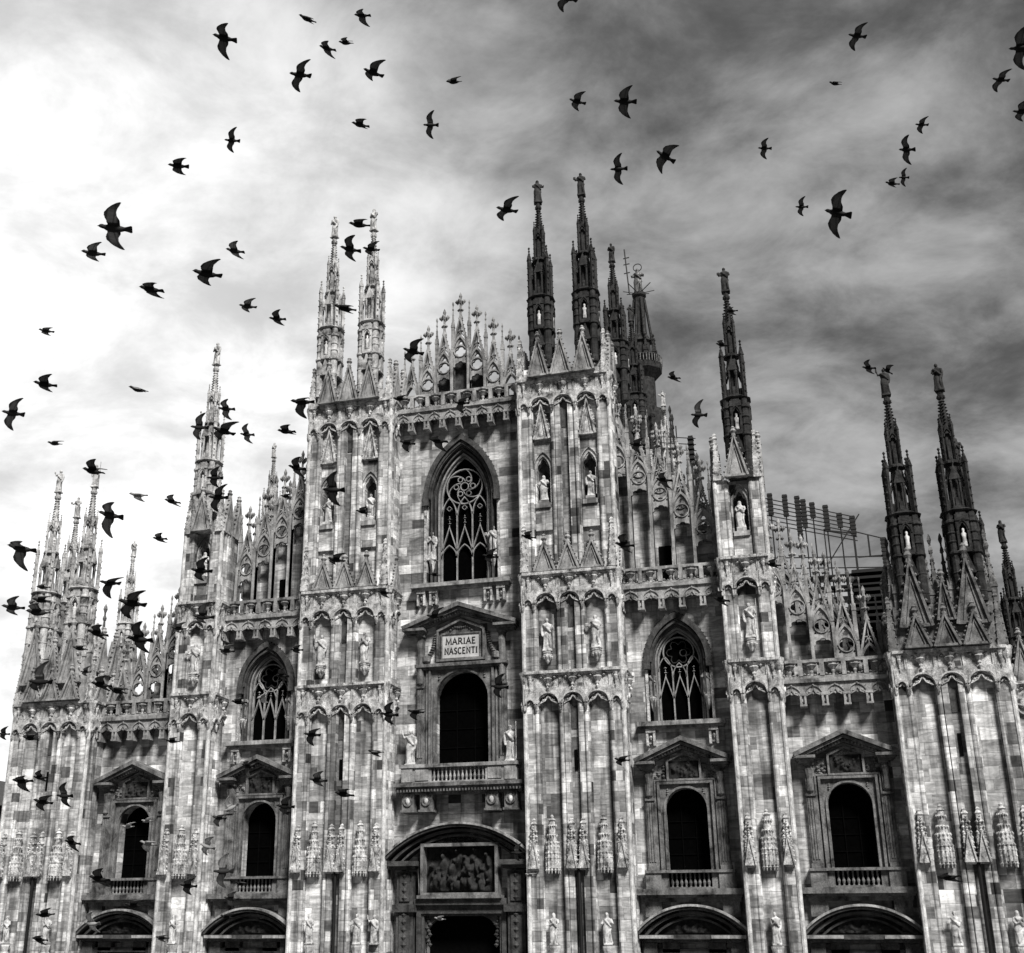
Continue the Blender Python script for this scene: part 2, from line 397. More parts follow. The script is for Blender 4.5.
# ------------------------------------------------------------------ setting
def plane_mat():
    mt, t, b = newmat('paving', 0.8); q = NT(t)
    pos = q.n('ShaderNodeNewGeometry').outputs['Position']
    br = q.n('ShaderNodeTexBrick'); br.inputs['Scale'].default_value = 0.8; br.inputs['Color1'].default_value = (.05, .05, .05, 1); br.inputs['Color2'].default_value = (.10, .10, .10, 1); br.inputs['Mortar'].default_value = (.05, .05, .05, 1)
    q.l(pos, br.inputs['Vector'])
    q.l(br.outputs['Color'], b.inputs['Base Color']); return mt
g = MB(); g.add([(-3000, -3000, 0), (3000, -3000, 0), (3000, 3000, 0), (-3000, 3000, 0)], [[0, 1, 2, 3]])
thing('piazza_ground', None, None, g, plane_mat(), kind='structure')

# ------------------------------------------------------------------ the cathedral
cath = thing('cathedral', 'huge gothic cathedral front of veined marble with five bays, six piers and many spires', 'cathedral')
FIN = finial_mb(2.15, .40).mesh('finial', M['gable'])
FIN_S = finial_mb(1.1, .26).mesh('finial', M['carved'])
PIN = pinnacle_mb(.23, 2.0, 4.1).mesh('pinnacle', M['gable'])

# ---- bay walls with their openings
def wall_bay(xc, hw, ztop, holes):
    mb = MB(); mb.plate([(xc-hw, 0), (xc+hw, 0), (xc+hw, ztop), (xc-hw, ztop)], holes, 0.0, 1.6)
    return part('bay_wall', mb, M['wall'], cath)
def rect_arch(xc, a, z0, zs): return [(xc-a, z0)]+rarch(xc, zs, a)+[(xc+a, z0)]
def got_arch(xc, a, z0, zs, za): return [(xc-a, z0)]+parch(xc, zs, a, za-zs, 10)+[(xc+a, z0)]

for s in (-1, 1):
    wall_bay(s*23.8, 3.35, 20.0, [rect_arch(s*23.95, 1.32, 9.55, 13.2), [(s*23.95-1.9, 0.3), (s*23.95-1.9, 5.0), (s*23.95+1.9, 5.0), (s*23.95+1.9, 0.3)]])
    wall_bay(s*14.35, 3.35, 27.0, [rect_arch(s*14.35, 1.32, 9.55, 13.2), got_arch(s*14.40, 1.98, 18.6, 22.5, 25.1), [(s*14.35-1.9, 0.3), (s*14.35-1.9, 5.0), (s*14.35+1.9, 5.0), (s*14.35+1.9, 0.3)]])
wall_bay(0, 4.85, 41.8, [rect_arch(0, 1.88, 16.5, 20.85), got_arch(0, 2.55, 28.8, 35.2, 39.2), [(-2.52, 0.3), (-2.52, 7.1), (2.52, 7.1), (2.52, 0.3)]])

# ---- round-headed window with pediment, between pilasters
def balusters(mb, x0, x1, n, y, z0, z1):
    h = z1-z0
    for i in range(n):
        x = x0+(x1-x0)*(i+.5)/n
        mb.lathe(x, y, [(.075, z0), (.05, z0+h*.1), (.10, z0+h*.32), (.045, z0+h*.55), (.06, z0+h*.72), (.05, z0+h*.85), (.08, z1)], 8)
def aedicule(xc, a, z0, zs, px, pw, zcap, zcor, zap, ph, big=False):
    """a opening half width, z0 sill, zs springing, px pilaster centre, pw width, zcap capital, zcor cornice, zap apex, ph pediment half width"""
    f = MB(); zt = zs+a+.42
    f.plate([(xc-px+pw*.4, z0), (xc-px+pw*.4, zt), (xc+px-pw*.4, zt), (xc+px-pw*.4, z0)], [[(x, max(z, z0+.004)) for x, z in rect_arch(xc, a-.03, z0+.004, zs)]], -.16, -.004)
    f.bar([(xc-a-.36, z0), (xc-a-.36, zt-.12), (xc+a+.36, zt-.12), (xc+a+.36, z0)], .15, -.40, -.15)
    f.bar([(xc-a-.58, z0), (xc-a-.58, zt+.06), (xc+a+.58, zt+.06), (xc+a+.58, z0)], .10, -.30, -.15)
    f.bar(rect_arch(xc, a+.06, z0, zs), .13, -.28, -.15)
    for s in (-1, 1):
        for k in range(3): f.oct(xc+s*(a*.86), -.18, zs+a*(.72+.1*k), .12-.02*k, .1)
        x = xc+s*px
        f.box(x-pw/2, x+pw/2, -.34, -.002, z0+.25, zcap)
        f.box(x-pw*.62, x+pw*.62, -.44, -.002, z0+.02, z0+.27)
        for k in (-1, 0, 1): f.box(x+k*pw*.27-.045, x+k*pw*.27+.045, -.40, -.335, z0+.5, zcap-.12)
        # scrolled console over the pilaster
        zc = zcap; hc = zcor-.55-zcap
        f.box(x-pw*.55, x+pw*.55, -.46, -.002, zc, zc+.14)
        f.lathe(x, -.40, [(pw*.2, zc+.16), (pw*.42, zc+.3), (pw*.3, zc+hc*.55), (pw*.5, zc+hc*.85), (pw*.3, zc+hc)], 8)
        f.box(x-pw*.42, x+pw*.42, -.42, -.002, zc+.14, zc+hc)
        f.box(x-pw*.6, x+pw*.6, -.55, -.002, zc+hc, zcor-.30)
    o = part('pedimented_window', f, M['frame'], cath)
    gl = MB(); gl.box(xc-a-.2, xc+a+.2, .9, 1.0, z0-.2, zs+a+.2)
    gb = MB(); part('glass', gl, M['glass'], o)
    for k in (-1, 1): gb.box(xc+k*a*.34-.03, xc+k*a*.34+.03, .82, .88, z0, zs+a)
    for k in range(4): gb.box(xc-a, xc+a, .83, .87, z0+(zs+a-z0)*(k+1)/5-.025, z0+(zs+a-z0)*(k+1)/5+.025)
    part('glazing_bar', gb, M['void'], o)
    p = MB()
    p.bar([(xc-ph, zcor+.02), (xc, zap-.02), (xc+ph, zcor+.02)], .26, -1.15, -.002)
    p.bar([(xc-ph+.28, zcor-.10), (xc, zap-.30), (xc+ph-.28, zcor-.10)], .16, -.95, -.004)
    p.bar([(xc-ph+.62, zcor-.14), (xc, zap-.52), (xc+ph-.62, zcor-.14)], .13, -.6, -.006)
    nd_ = int(ph*5)
    for i in range(nd_):
        for s in (-1, 1):
            t = (i+.5)/nd_; x = xc+s*(ph-.35)*(1-t); z = zcor-.16+(zap-zcor-.28)*t
            p.box(x-.06, x+.06, -.78, -.01, z-.12, z+.02)
    for s in (-1, 1):
        x0, x1 = sorted((xc+s*(px-pw*.85), xc+s*(ph-.02)))
        p.box(x0, x1, -1.12, -.003, zcor-.20, zcor-.03); p.box(x0+.1, x1-.1, -.9, -.004, zcor-.33, zcor-.20)
        p.box(x0+.2, x1-.2, -.7, -.005, zcor-.46, zcor-.33)
    part('pediment', p, M['frame'], o)
    b = MB(); bx = px+pw*.7
    if not big:
        zb = z0-1.08
        for s in (-1, 1):
            for xx in (xc+s*px,): b.box(xx-pw*.85, xx+pw*.85, -.62, -.01, zb, z0-.16)
            b.box(*sorted((xc+s*1.28, xc+s*(px-pw*.85+.002))), -.45, -.01, zb, z0-.16)
        b.box(xc-bx-.12, xc+bx+.12, -.72, -.012, z0-.16, z0-.001)
        b.box(xc-1.28, xc+1.28, -.5, -.02, zb, zb+.1)
        balusters(b, xc-1.22, xc+1.22, 9, -.35, zb+.1, z0-.16)
        part('balustrade', b, M['frame'], o)
        c = MB(); c.box(xc-3.2, xc+3.2, -1.0, -.003, zb-.34, zb-.003); c.box(xc-3.0, xc+3.0, -.8, -.004, zb-.5, zb-.34); c.box(xc-2.9, xc+2.9, -.45, -.005, zb-.75, zb-.5)
        for s in (-1, 1): c.box(xc+s*2.3-.5, xc+s*2.3+.5, -.4, -.006, zb-1.6, zb-.75)
        part('sill', c, M['frame'], o)
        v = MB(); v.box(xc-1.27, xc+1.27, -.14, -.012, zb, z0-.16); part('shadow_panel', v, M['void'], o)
    return o
def relief_panel(o, xc, hw, z0, z1, seed, peak=0.0, mat='relief', y=-.16):
    f = MB(); pts = [(xc-hw, z0), (xc-hw, z1), (xc, z1+peak), (xc+hw, z1), (xc+hw, z0)] if peak else [(xc-hw, z0), (xc-hw, z1), (xc+hw, z1), (xc+hw, z0)]
    f.bar(pts, .13, y-.22, y+.12, True)
    f.plate(pts, [], y-.02, y+.1)
    part('panel_frame', f, M['frame'], o)
    part('relief', relief_grid(xc-hw+.08, xc+hw-.08, z0+.08, z1-.03, y-.04, .28, seed), M[mat], o, smooth=True)
    rnd = random.Random(seed)
    for s in (-1, 1):
        r = MB(); r.box(*sorted((xc+s*(hw+.08), xc+s*(hw+.62))), y+.06, y+.14, z0, z0+.8*(z1-z0))
        for k in range(9):
            r.oct(xc+s*(hw+.18+rnd.random()*.6), y+.02, z0+.05+k*.09*(z1-z0)/1.1*(.6 if k % 2 else 1), .14, .13, .14)
        part('volute', r, M['frame'], o)
    if peak:
        r = MB(); r.box(xc-.5, xc+.5, y-.04, y-.02, z1, z1+peak*.45)
        for k in range(7): r.oct(xc+(rnd.random()-.5)*hw*1.1, y-.05, z1+.1+rnd.random()*peak*.4, .13, .12, .16)
        part('crest', r, M['frame'], o)
for s in (-1, 1):
    for xc, sd_ in ((s*23.95, 11), (s*14.35, 23)):
        o = aedicule(xc, 1.27, 9.62, 13.23, 2.18, .55, 13.75, 16.12, 17.45, 2.95)
        relief_panel(o, xc, 1.0, 14.98, 16.15, sd_+s, .42)
# the great central window with inscription and balcony
o = aedicule(0, 1.84, 16.45, 20.85, 2.86, .5, 21.6, 25.65, 27.15, 4.0, True)
o['label'] = 'large central window with inscribed plaque and balcony'
pl = MB(); pl.plate([(-1.75, 23.3), (-1.75, 25.2), (-1.5, 25.75), (0, 26.35), (1.5, 25.75), (1.75, 25.2), (1.75, 23.3)], [], -.25, -.02)
pl.bar([(-1.62, 23.4), (-1.62, 25.45), (0, 26.15), (1.62, 25.45), (1.62, 23.4)], .14, -.5, -.24, True)
pl.bar([(-1.36, 23.5), (-1.36, 25.22), (1.36, 25.22), (1.36, 23.5)], .1, -.42, -.24, True)
for s in (-1, 1):
    for k in range(12):
        t = k/11; pl.oct(s*(1.85+.75*t*t), -.2, 25.2-1.75*t, .19, .16, .2)
    pl.lathe(s*2.45, -.28, [(.1, 23.3), (.3, 23.4), (.3, 23.75), (.1, 23.85)], 10)
for k in range(11): pl.oct(-.75+.15*k, -.28, 25.45+.1*math.sin(k)+(.28-abs(k-5)*.05), .12, .12, .12)
part('plaque_frame', pl, M['frame'], o)
tb = MB(); tb.box(-1.31, 1.31, -.34, -.26, 23.55, 25.17); plaque = part('inscription_plaque', tb, M['plaque'], o)
cn = MB(); cn.box(-3.2, 3.2, -.62, -.011, 22.98, 23.2); cn.box(-3.05, 3.05, -.45, -.012, 22.83, 22.98); part('cornice', cn, M['frame'], o)
GL = {'M': [[(0, 0), (.06, 1), (.42, .15), (.78, 1), (.84, 0)]], 'A': [[(0, 0), (.36, 1), (.72, 0)], [(.16, .36), (.56, .36)]],
      'R': [[(.08, 0), (.08, 1), (.42, .97), (.56, .8), (.5, .58), (.36, .5), (.1, .5)], [(.34, .5), (.66, 0)]], 'I': [[(.12, 0), (.12, 1)]],
      'E': [[(.56, .02), (.08, .02), (.08, .98), (.54, .98)], [(.08, .52), (.44, .52)]], 'N': [[(.06, 0), (.06, 1), (.64, .02), (.64, 1)]],
      'S': [[(.04, .16), (.2, .02), (.4, .06), (.48, .24), (.4, .42), (.12, .6), (.06, .78), (.16, .95), (.34, .98), (.46, .86)]],
      'C': [[(.62, .14), (.42, .0), (.2, .06), (.05, .3), (.05, .7), (.2, .94), (.42, 1), (.62, .86)]], 'T': [[(.02, .98), (.66, .98)], [(.34, .98), (.34, 0)]]}
GW = {'M': .86, 'A': .74, 'R': .68, 'I': .24, 'E': .6, 'N': .7, 'S': .52, 'C': .66, 'T': .68}
lt = MB()
for word, zb, hh in (('MARIAE', 24.48, .42), ('NASCENTI', 23.82, .42)):
    tot = sum(GW[c]+.2 for c in word)-.2; scl = min(hh*1.02, 2.28/tot); x = -tot*scl/2
    for c in word:
        for st in GL[c]:
            lt.bar([(x+px*scl, zb+pz*hh) for px, pz in st], .075, -.362, -.338)
            for px, pz in ((st[0]), (st[-1])):
                if pz in (0, 1): lt.box(x+px*scl-.065, x+px*scl+.065, -.360, -.339, zb+pz*hh-(.03 if pz else 0), zb+pz*hh+(0 if pz else .03))
        x += (GW[c]+.2)*scl
part('inscription', lt, M['letter'], plaque)
bl = MB()
bl.box(-4.0, 4.0, -1.25, -.01, 16.22, 16.44)
for s in (-1, 1):
    bl.box(*sorted((s*1.82, s*3.9)), -1.1, -.02, 15.25, 16.22)
    bl.box(*sorted((s*2.0, s*2.9)), -1.16, -1.1, 15.4, 16.1); bl.box(*sorted((s*3.1, s*3.85)), -1.18, -1.1, 15.32, 16.16)
bl.box(-1.82, 1.82, -1.1, -.9, 15.25, 15.36)
balusters(bl, -1.78, 1.78, 13, -1.0, 15.36, 16.22)
part('balcony', bl, M['gable'], o)
bb = MB(); bb.box(-4.35, 4.35, -1.4, -.012, 15.0, 15.24); bb.box(-4.2, 4.2, -1.2, -.013, 14.82, 15.0)
for i in range(40): bb.box(-4.1+i*.21, -4.0+i*.21, -1.3, -1.1, 14.68, 14.83)
bb.box(-4.15, 4.15, -.8, -.014, 14.55, 14.82)
for x in (-3.45, -2.2, 2.2, 3.45):
    bb.box(x-.42, x+.42, -.95, -.015, 13.55, 14.6); bb.box(x-.5, x+.5, -1.05, -.016, 13.42, 13.56)
    bb.bar(circ(x, 14.1, .26, 14), .1, -1.05, -.94, True)
part('balcony_base', bb, M['frame'], o)
for x in (-3.45, -2.2, 2.2, 3.45):
    mk = MB(); mk.lathe(x, -.98, [(.02, 13.86), (.1, 13.92), (.17, 14.1), (.15, 14.25), (.02, 14.36)], 10); part('medallion', mk, M['pale'], o, smooth=True)

# ---- portals
def portal(xc, half, zl, rise, big=False):
    p = MB(); yd = -1.5 if big else -1.2
    p.bar(arcseg(xc, zl+.1, half, rise-.1), .24, yd, -.003); p.bar(arcseg(xc, zl-.12, half-.35, rise-.2), .16, yd+.35, -.004); p.bar(arcseg(xc, zl-.28, half-.75, rise-.34), .12, yd+.6, -.005)
    if big:
        for s in (-1, 1):
            p.box(*sorted((xc+s*2.75, xc+s*(half-.1))), yd+.1, -.006, zl-.42, zl-.12); p.box(*sorted((xc+s*2.9, xc+s*(half-.25))), yd+.35, -.007, zl-.62, zl-.42)
            for zz0, zz1, yy in ((7.75, 9.75, -.75), (0, 7.3, -.8)):
                p.box(xc+s*3.65-.55, xc+s*3.65+.55, yy, -.008, zz0, zz1)
                p.box(xc+s*3.65-.34, xc+s*3.65+.34, yy-.1, yy, zz0+.2, zz1-.2)
                for k in range(int((zz1-zz0)*2.2)): p.oct(xc+s*3.65, yy-.1, zz0+.4+k*.45, .2, .2, .14)
            p.box(xc+s*3.65-.75, xc+s*3.65+.75, -1.05, -.009, 7.3, 7.75)
        p.box(xc-3.0, xc+3.0, -.85, -.010, 7.72, 8.1); p.box(xc-2.9, xc+2.9, -.6, -.011, 7.5, 7.72)
        [p.plate([(xc+s*2.55, 7.1), (xc+s*2.55, 5.3)]+[(xc+s*(2.5-1.5*(1-math.cos(t*PI/16))), 5.4+1.68*math.sin(t*PI/16)) for t in range(9)], [], -.1, .3) for s in (-1, 1)]; p.bar([(xc-2.78, 0), (xc-2.78, 7.35), (xc+2.78, 7.35), (xc+2.78, 0)], .3, -.55, -.012); p.bar([(xc-2.55, 0), (xc-2.55, 7.12), (xc+2.55, 7.12), (xc+2.55, 0)], .14, -.4, -.013)
        for s in (-1, 1):
            for k in range(9): p.oct(xc+s*(2.35-.09*(k % 3)), -.1, 6.95-.2*k, .16, .17, .16)
    else:
        for z0_, z1_, w_, y_ in ((zl-.24, zl-.004, half-.05, yd+.05), (zl-.42, zl-.24, half-.25, yd+.3)): p.box(xc-w_, xc+w_, y_, -.006, z0_, z1_)
        for s in (-1, 1):
            p.box(xc+s*2.55-.4, xc+s*2.55+.4, -.7, -.008, 0, zl-.45)
            p.box(xc+s*1.35-.5, xc+s*1.35+.5, -.5, -.009, zl-1.0, zl-.45)
        p.bar([(xc-2.0, 0), (xc-2.0, 5.0), (xc+2.0, 5.0), (xc+2.0, 0)], .3, -.5, -.01)
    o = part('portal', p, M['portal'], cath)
    am = MB(); am.bar(arcseg(xc, zl+.24, half+.02, rise-.14), .13, yd-.12, yd+.3)
    if not big: am.box(xc-half+.1, xc-1.1, yd-.02, yd+.2, zl-.2, zl-.02); am.box(xc+1.1, xc+half-.1, yd-.02, yd+.2, zl-.2, zl-.02)
    part('arch_moulding', am, M['gable'], o)
    d = MB(); d.box(xc-2.6, xc+2.6, 1.0, 1.1, 0, 7.4 if big else 5.2); part('door', d, M['void'], o)
    if big:
        f = MB(); f.bar([(xc-2.45, 8.35), (xc-2.45, 11.35), (xc+2.45, 11.35), (xc+2.45, 8.35)], .2, -1.0, -.05, True); f.bar([(xc-2.62, 8.2), (xc-2.62, 10.05), (xc-2.62, 8.2), ], .1, -.9, -.05)
        f.box(xc-2.75, xc+2.75, -1.1, -.05, 8.1, 8.3)
        part('panel_frame', f, M['frame'], o)
        part('relief', relief_grid(xc-2.38, xc+2.38, 8.45, 11.25, -.2, .85, 5, 60, 34, 34), M['relief'], o, smooth=True)
        r = MB()
        for k in range(15): r.oct(xc-1.0+.14*k, -.55, 11.62+.16*math.sin(k*1.9), .17, .17, .2)
        part('crest', r, M['relief'], o)
    else:
        part('relief', relief_grid(xc-half*.66, xc+half*.66, zl+.02, zl+rise*.62, -.2, .3, int(xc*3), 36, 14, 18), M['relief'], o, smooth=True)
portal(0, 4.75, 10.5, 2.05, True)
for s in (-1, 1): portal(s*23.9, 3.2, 5.95, 1.5); portal(s*14.32, 3.2, 5.95, 1.55)

# ---- gothic windows
def gothic(xc, a, z0, zs, zg, oa, zh, sill_hw, big=False):
    """a glass half width, zg glass apex, oa hood half width, zh hood apex"""
    h = MB()
    h.bar(parch(xc, zs, oa-.17, zh-zs-.2, 12), .36, -.34, .02)
    h.bar(parch(xc, zs, oa-.42, zh-zs-.62, 12), .14, -.18, .05)
    for s in (-1, 1):
        h.box(xc+s*(oa-.17)-.2, xc+s*(oa-.17)+.2, -.36, .01, zs-.5, zs)
    pts = parch(xc, zs, oa, zh-zs+.02, 14)
    for (x, z) in pts[1:-1]: h.oct(x, -.2, z, .09, .1)
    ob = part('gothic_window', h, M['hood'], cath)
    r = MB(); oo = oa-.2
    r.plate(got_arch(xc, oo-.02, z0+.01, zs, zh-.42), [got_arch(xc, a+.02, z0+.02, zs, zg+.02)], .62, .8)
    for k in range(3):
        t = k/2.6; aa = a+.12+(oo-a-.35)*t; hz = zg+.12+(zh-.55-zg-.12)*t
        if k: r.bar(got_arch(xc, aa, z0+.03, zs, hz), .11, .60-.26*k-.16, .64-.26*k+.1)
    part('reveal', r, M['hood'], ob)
    ia = MB(); ia.bar(got_arch(xc, a+.12, z0+.03, zs, zg+.12), .12, .42, .74); part('inner_arch', ia, M['tracery'], ob)
    if oa:
        for s in (-1, 1):
            j = MB(); j.bar([(xc+s*(oa-.1), z0-.2), (xc+s*(oa-.1), zs-.5)], .18, -.12, .02); part('jamb', j, M['carved'], ob)
    gl = MB(); gl.plate(got_arch(xc, a+.15, z0-.1, zs, zg+.2), [], .95, 1.0); part('glass', gl, M['glass'], ob)
    t = MB(); bw2 = .07 if big else .062; k3 = a/3*2; y0, y1 = .66, .84
    def tb_(pts, w_=bw2, closed=False, d=0): t.bar(pts, w_, y0+d, y1, closed)
    H = zs-z0
    tb_(got_arch(xc, a-.03, z0, zs, zg-.03), .11)
    zl1 = z0+(2.0 if big else 1.55); zt1 = zl1+(1.0 if big else .8)
    for i in (-1, 0, 1):
        c = xc+i*k3; hw = k3/2
        if big:
            tb_(parch(c, zl1, hw, zt1-zl1, 6))
            tb_([(c-hw, zl1+.55), (c, zl1+2.35), (c+hw, zl1+.55)], .07)
            for q_ in range(5): t.oct(c, .72, zl1+2.45+q_*.17, .05+.09*(q_ % 2), .08)
            tb_(parch(c, zl1+3.2, hw-.03, 1.35, 6), .065)
            tb_(foil(c, zl1+3.75, .17, 4, .3, 0, 16), .03, True)
        else:
            tb_([(c-hw, zl1), (c, zl1+1.45), (c+hw, zl1)], .075)
            for q_ in range(4): t.oct(c, .72, zl1+1.55+q_*.15, .04+.07*(q_ % 2), .07)
            tb_(parch(c, zl1+(1.75 if i else 1.35), hw-.02, 1.0 if i else .95, 6), .055)
        if i < 1: tb_([(c+hw, z0), (c+hw, zl1+(3.4 if big else 1.8))], .085)
    R_ = 1.32 if big else .98; cz = (z0+7.35) if big else (z0+4.55)
    tb_(circ(xc, cz, R_, 24), .08, True)
    if big:
        tb_(circ(xc, cz, .3, 12), .06, True, .02)
        for q_ in range(6):
            an = q_*PI/3; tb_(circ(xc+.62*math.cos(an), cz+.62*math.sin(an), .18, 10), .05, True, .02)
            sp_ = [(xc+(.38+.94*u)*math.cos(an+.35+1.15*u), cz+(.38+.94*u)*math.sin(an+.35+1.15*u)) for u in [i/7 for i in range(8)]]
            tb_(sp_, .06, False, .02)
    part('tracery', t, M['tracery'], ob)
    if not big:
        rr = MB()
        rr.bar(foil(xc, cz, R_*.8, 6, .35), .05, .72, .84, True)
        rr.bar(circ(xc+.3, cz-.05, .22, 10), .05, .72, .84, True)
        part('rose', rr, M['shade_dark'], ob)
    sl = MB(); sl.box(xc-sill_hw, xc+sill_hw, -.75, -.003, z0-.34, z0-.06); sl.box(xc-sill_hw+.12, xc+sill_hw-.12, -.5, -.004, z0-.5, z0-.34)
    part('sill', sl, M['gable'], ob)
    for x in ((-2.85, -1.95, 1.95, 2.85) if big else (-1.95, 1.95)):
        bk_ = MB()
        for s in (-1, 1): bk_.box(xc+x+s*.22-.07, xc+x+s*.22+.07, -.45, -.005, z0-1.55, z0-.5)
        bk_.box(xc+x-.3, xc+x+.3, -.5, -.006, z0-.72, z0-.5); bk_.box(xc+x-.16, xc+x+.16, -.2, -.007, z0-1.4, z0-.7)
        bk_.oct(xc+x, -.3, z0-1.0, .14, .2)
        part('bracket', bk_, M['carved'], ob)
    # little corbels that carry the jamb statues
    for s in (-1, 1):
        c = MB(); zb = (30.7 if big else 20.25); x = xc+s*(a+(oa-a)*.47)
        c.lathe(x, .12, [(.03, zb-.95), (.12, zb-.7), (.2, zb-.3), (.26, zb-.08), (.24, zb)], 8); part('corbel', c, M['carved'], ob)
    return ob
gothic(0, 1.70, 28.9, 35.2, 38.55, 2.78, 39.95, 3.55, True)['label'] = 'tall central gothic window with a swirling rose'
for s in (-1, 1): gothic(s*14.40, 1.36, 18.65, 22.5, 24.6, 2.14, 25.65, 2.72)

# ---- corbel table and balustrade of each bay
def bal_unit(p, narrow=False):
    a = MB(); h = p/2
    a.box(-h, h, -.18, .18, -.2, 0); a.box(-h, h, -.16, .16, -1.22, -1.02)
    for s in (-1, 1): a.box(*sorted((s*h, s*(h-.13))), -.2, .2, -1.02, -.2)
    a.lathe(0, 0, [(.11, -1.02), (.07, -.9), (.12, -.74), (.09, -.66), (.2, -.52), (.33, -.38), (.27, -.3), (.38, -.2)], 8)
    for s in (-1, 1): a.oct(s*(h-.2), 0, -.28, .1, .09); a.oct(s*(h-.22), 0, -.9, .12, .1); a.oct(s*.2, 0, -.95, .12, .08)
    a.box(-h, h, -.42, .5, -1.46, -1.22); a.box(-h, h, -.30, .5, -1.56, -1.46)
    op = [(-h+.1, -2.6)]+[(x, z) for x, z in cusp(0, -2.34, h-.1, .16, .10, 18)]+[(h-.1, -2.6)]
    a.plate([(-h, -1.56), (-h, -2.6)]+op+[(h, -2.6), (h, -1.56)], [], -.26, -.02)
    og = [(x, z) for x, z in parch(0, -2.3, h-.06, .68, 6)]
    a.bar(og, .08, -.34, -.2)
    for k in range(7): a.oct(-.36+.12*k, -.24, -1.98-.06*abs(k-3)+.05*(k % 2), .10, .11, .12)
    for s in (-1, 1): a.bar([(s*(h-.12), -2.28), (s*.15, -2.1), (0, -1.78)], .07, -.33, -.24)
    a.oct(0, -.32, -1.62, .1, .12)
    for s in (-1, 1): pass
    b = MB(); b.box(-.22, .22, -.4, .45, -2.25, -2.1); b.box(-.17, .17, -.32, .45, -2.1, -1.7)
    for s in (-1, 1): b.box(*sorted((s*.07, s*.19)), -.38, .4, -2.8, -2.25)
    b.box(-.08, .08, -.2, .4, -2.7, -2.25); b.box(-.21, .21, -.42, .4, -2.9, -2.78)
    a2 = MB(); a2.addmb(a); a2.addmb(b, loc=(-h, 0, 0))
    return a2
def bal_row(xc, n, p, ztop, name='balustrade'):
    u = bal_unit(p); mb = MB()
    for i in range(n): mb.addmb(u, loc=(xc+(i-(n-1)/2)*p, -.62, ztop))
    return part(name, mb, M['gable'], cath)
for s in (-1, 1):
    bal_row(s*23.8, 5, 1.28, 21.9); bal_row(s*14.35, 5, 1.32, 28.66)
    t = MB(); t.box(s*23.8-3.3, s*23.8+3.3, -.2, 1.0, 20.0, 20.72); part('gallery_floor', t, M['wall'], cath)
    t = MB(); t.box(s*14.35-3.3, s*14.35+3.3, -.2, 1.0, 27.0, 27.48); part('gallery_floor', t, M['wall'], cath)
bal_row(0, 8, 1.19, 43.2)
t = MB(); t.box(-4.8, 4.8, -.2, 2.4, 41.8, 42.02); part('gallery_floor', t, M['wall'], cath)

# ---- screens of open gables above each bay
def gable_unit(p, zb, za):
    """one gable of the screen: opening, quatrefoil head, steep open gable; local x about 0"""
    a = MB(); h = p/2; ai = h-.10; zs = za-1.35; y0, y1 = -.16, .16; zl = max(za-2.55, zb+.02)
    for s in (-1, 1): a.box(*sorted((s*h-.002*s, s*(h-.10))), y0-.06, y1+.06, zb, zs+.02)
    a.bar(parch(0, zs, ai+.02, 1.30, 8), .15, y0-.08, y1)
    # head: plate below the pointed arch, pierced by a quatrefoil and ended by a cusped arch
    head = parch(0, zs, ai, 1.2, 8)
    low = cusp(0, zl, ai-.06, .46, .2, 18)
    if zl > zb+.15:
        out_ = [(-ai, zl)]+head+[(ai, zl)]+low[::-1]
        qz = za-1.30
        a.plate(out_, [foil(0, qz, .43, 4, .30)]+[foil(0, za-.60, .17, 3, .3, PI/2, 12)]+[foil(s*ai*.74, qz-.46, .08, 3, .3, PI/2, 9) for s in (-1, 1)], y0+.06, y1-.06)
        a.bar(circ(0, qz, .46, 18), .05, y0-.02, y0+.1, True)
    tip = za+1.55; gb = za-1.1
    a.bar([(-h+.02, gb), (0, tip), (h-.02, gb)], .17, y0-.1, y1+.04)
    # tracery in the gable: little trefoil arches on a bar
    zt = za+.42; wt = ai*(tip-zt)/(tip-gb)
    a.bar([(-wt, zt), (wt, zt)], .07, y0+.04, y1-.04); a.bar([(0, za), (0, tip-.4)], .055, y0+.04, y1-.04)
    for s in (-1, 1):
        a.bar([(0, zt-.02), (s*wt*.9, zt-.35)], .05, y0+.04, y1-.04)
        crockets(a, (s*(h-.02), gb), (s*.02, tip), 0, .085, 7, s)
    a.lathe(0, 0, [(.12, tip-.25), (.2, tip-.05), (.15, tip+.1)], 8)
    return a, tip
def screen(units, p, zb, y, back, name='gable_screen', backmat='wall', dark=None):
    mb = MB(); fins = []; pins = []
    for (x, za) in units:
        a, tip = gable_unit(p, zb, za); mb.addmb(a, loc=(x, y, 0)); fins.append((x, tip)); pins.append((x-p/2, za))
    pins.append((units[-1][0]+p/2, units[-1][1]))
    o = part(name, mb, M['gable'], cath)
    for x, z in fins: part('finial', FIN, None, o, loc=(x, y, z+.02))
    for i, (x, za) in enumerate(pins):
        zz = max(za, pins[i-1][1] if i else za)
        part('pinnacle', PIN, None, o, loc=(x, y+.12, zz-1.0))
        pm = MB(); pm.box(x-.10, x+.10, y-.30, y+.3, zb, zz-1.15); part('mullion', pm, M['gable'], o)
    bm_ = MB()
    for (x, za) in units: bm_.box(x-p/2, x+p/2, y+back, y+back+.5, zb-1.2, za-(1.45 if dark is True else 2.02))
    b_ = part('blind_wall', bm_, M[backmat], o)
    if dark and dark is not True:
        for (x, z0_, z1_) in dark:
            d = MB(); d.box(x-.42, x+.42, y+back-.08, y+back-.02, z0_, z1_); part('doorway', d, M['void'], o)
    return o
screen([(-.15+i*1.27, 48.15-abs(i)*1.2) for i in range(-3, 4)], 1.27, 43.0, .35, .55, backmat='hood', dark=True)  # dark backing wall: the shade behind these openings is put into its colour
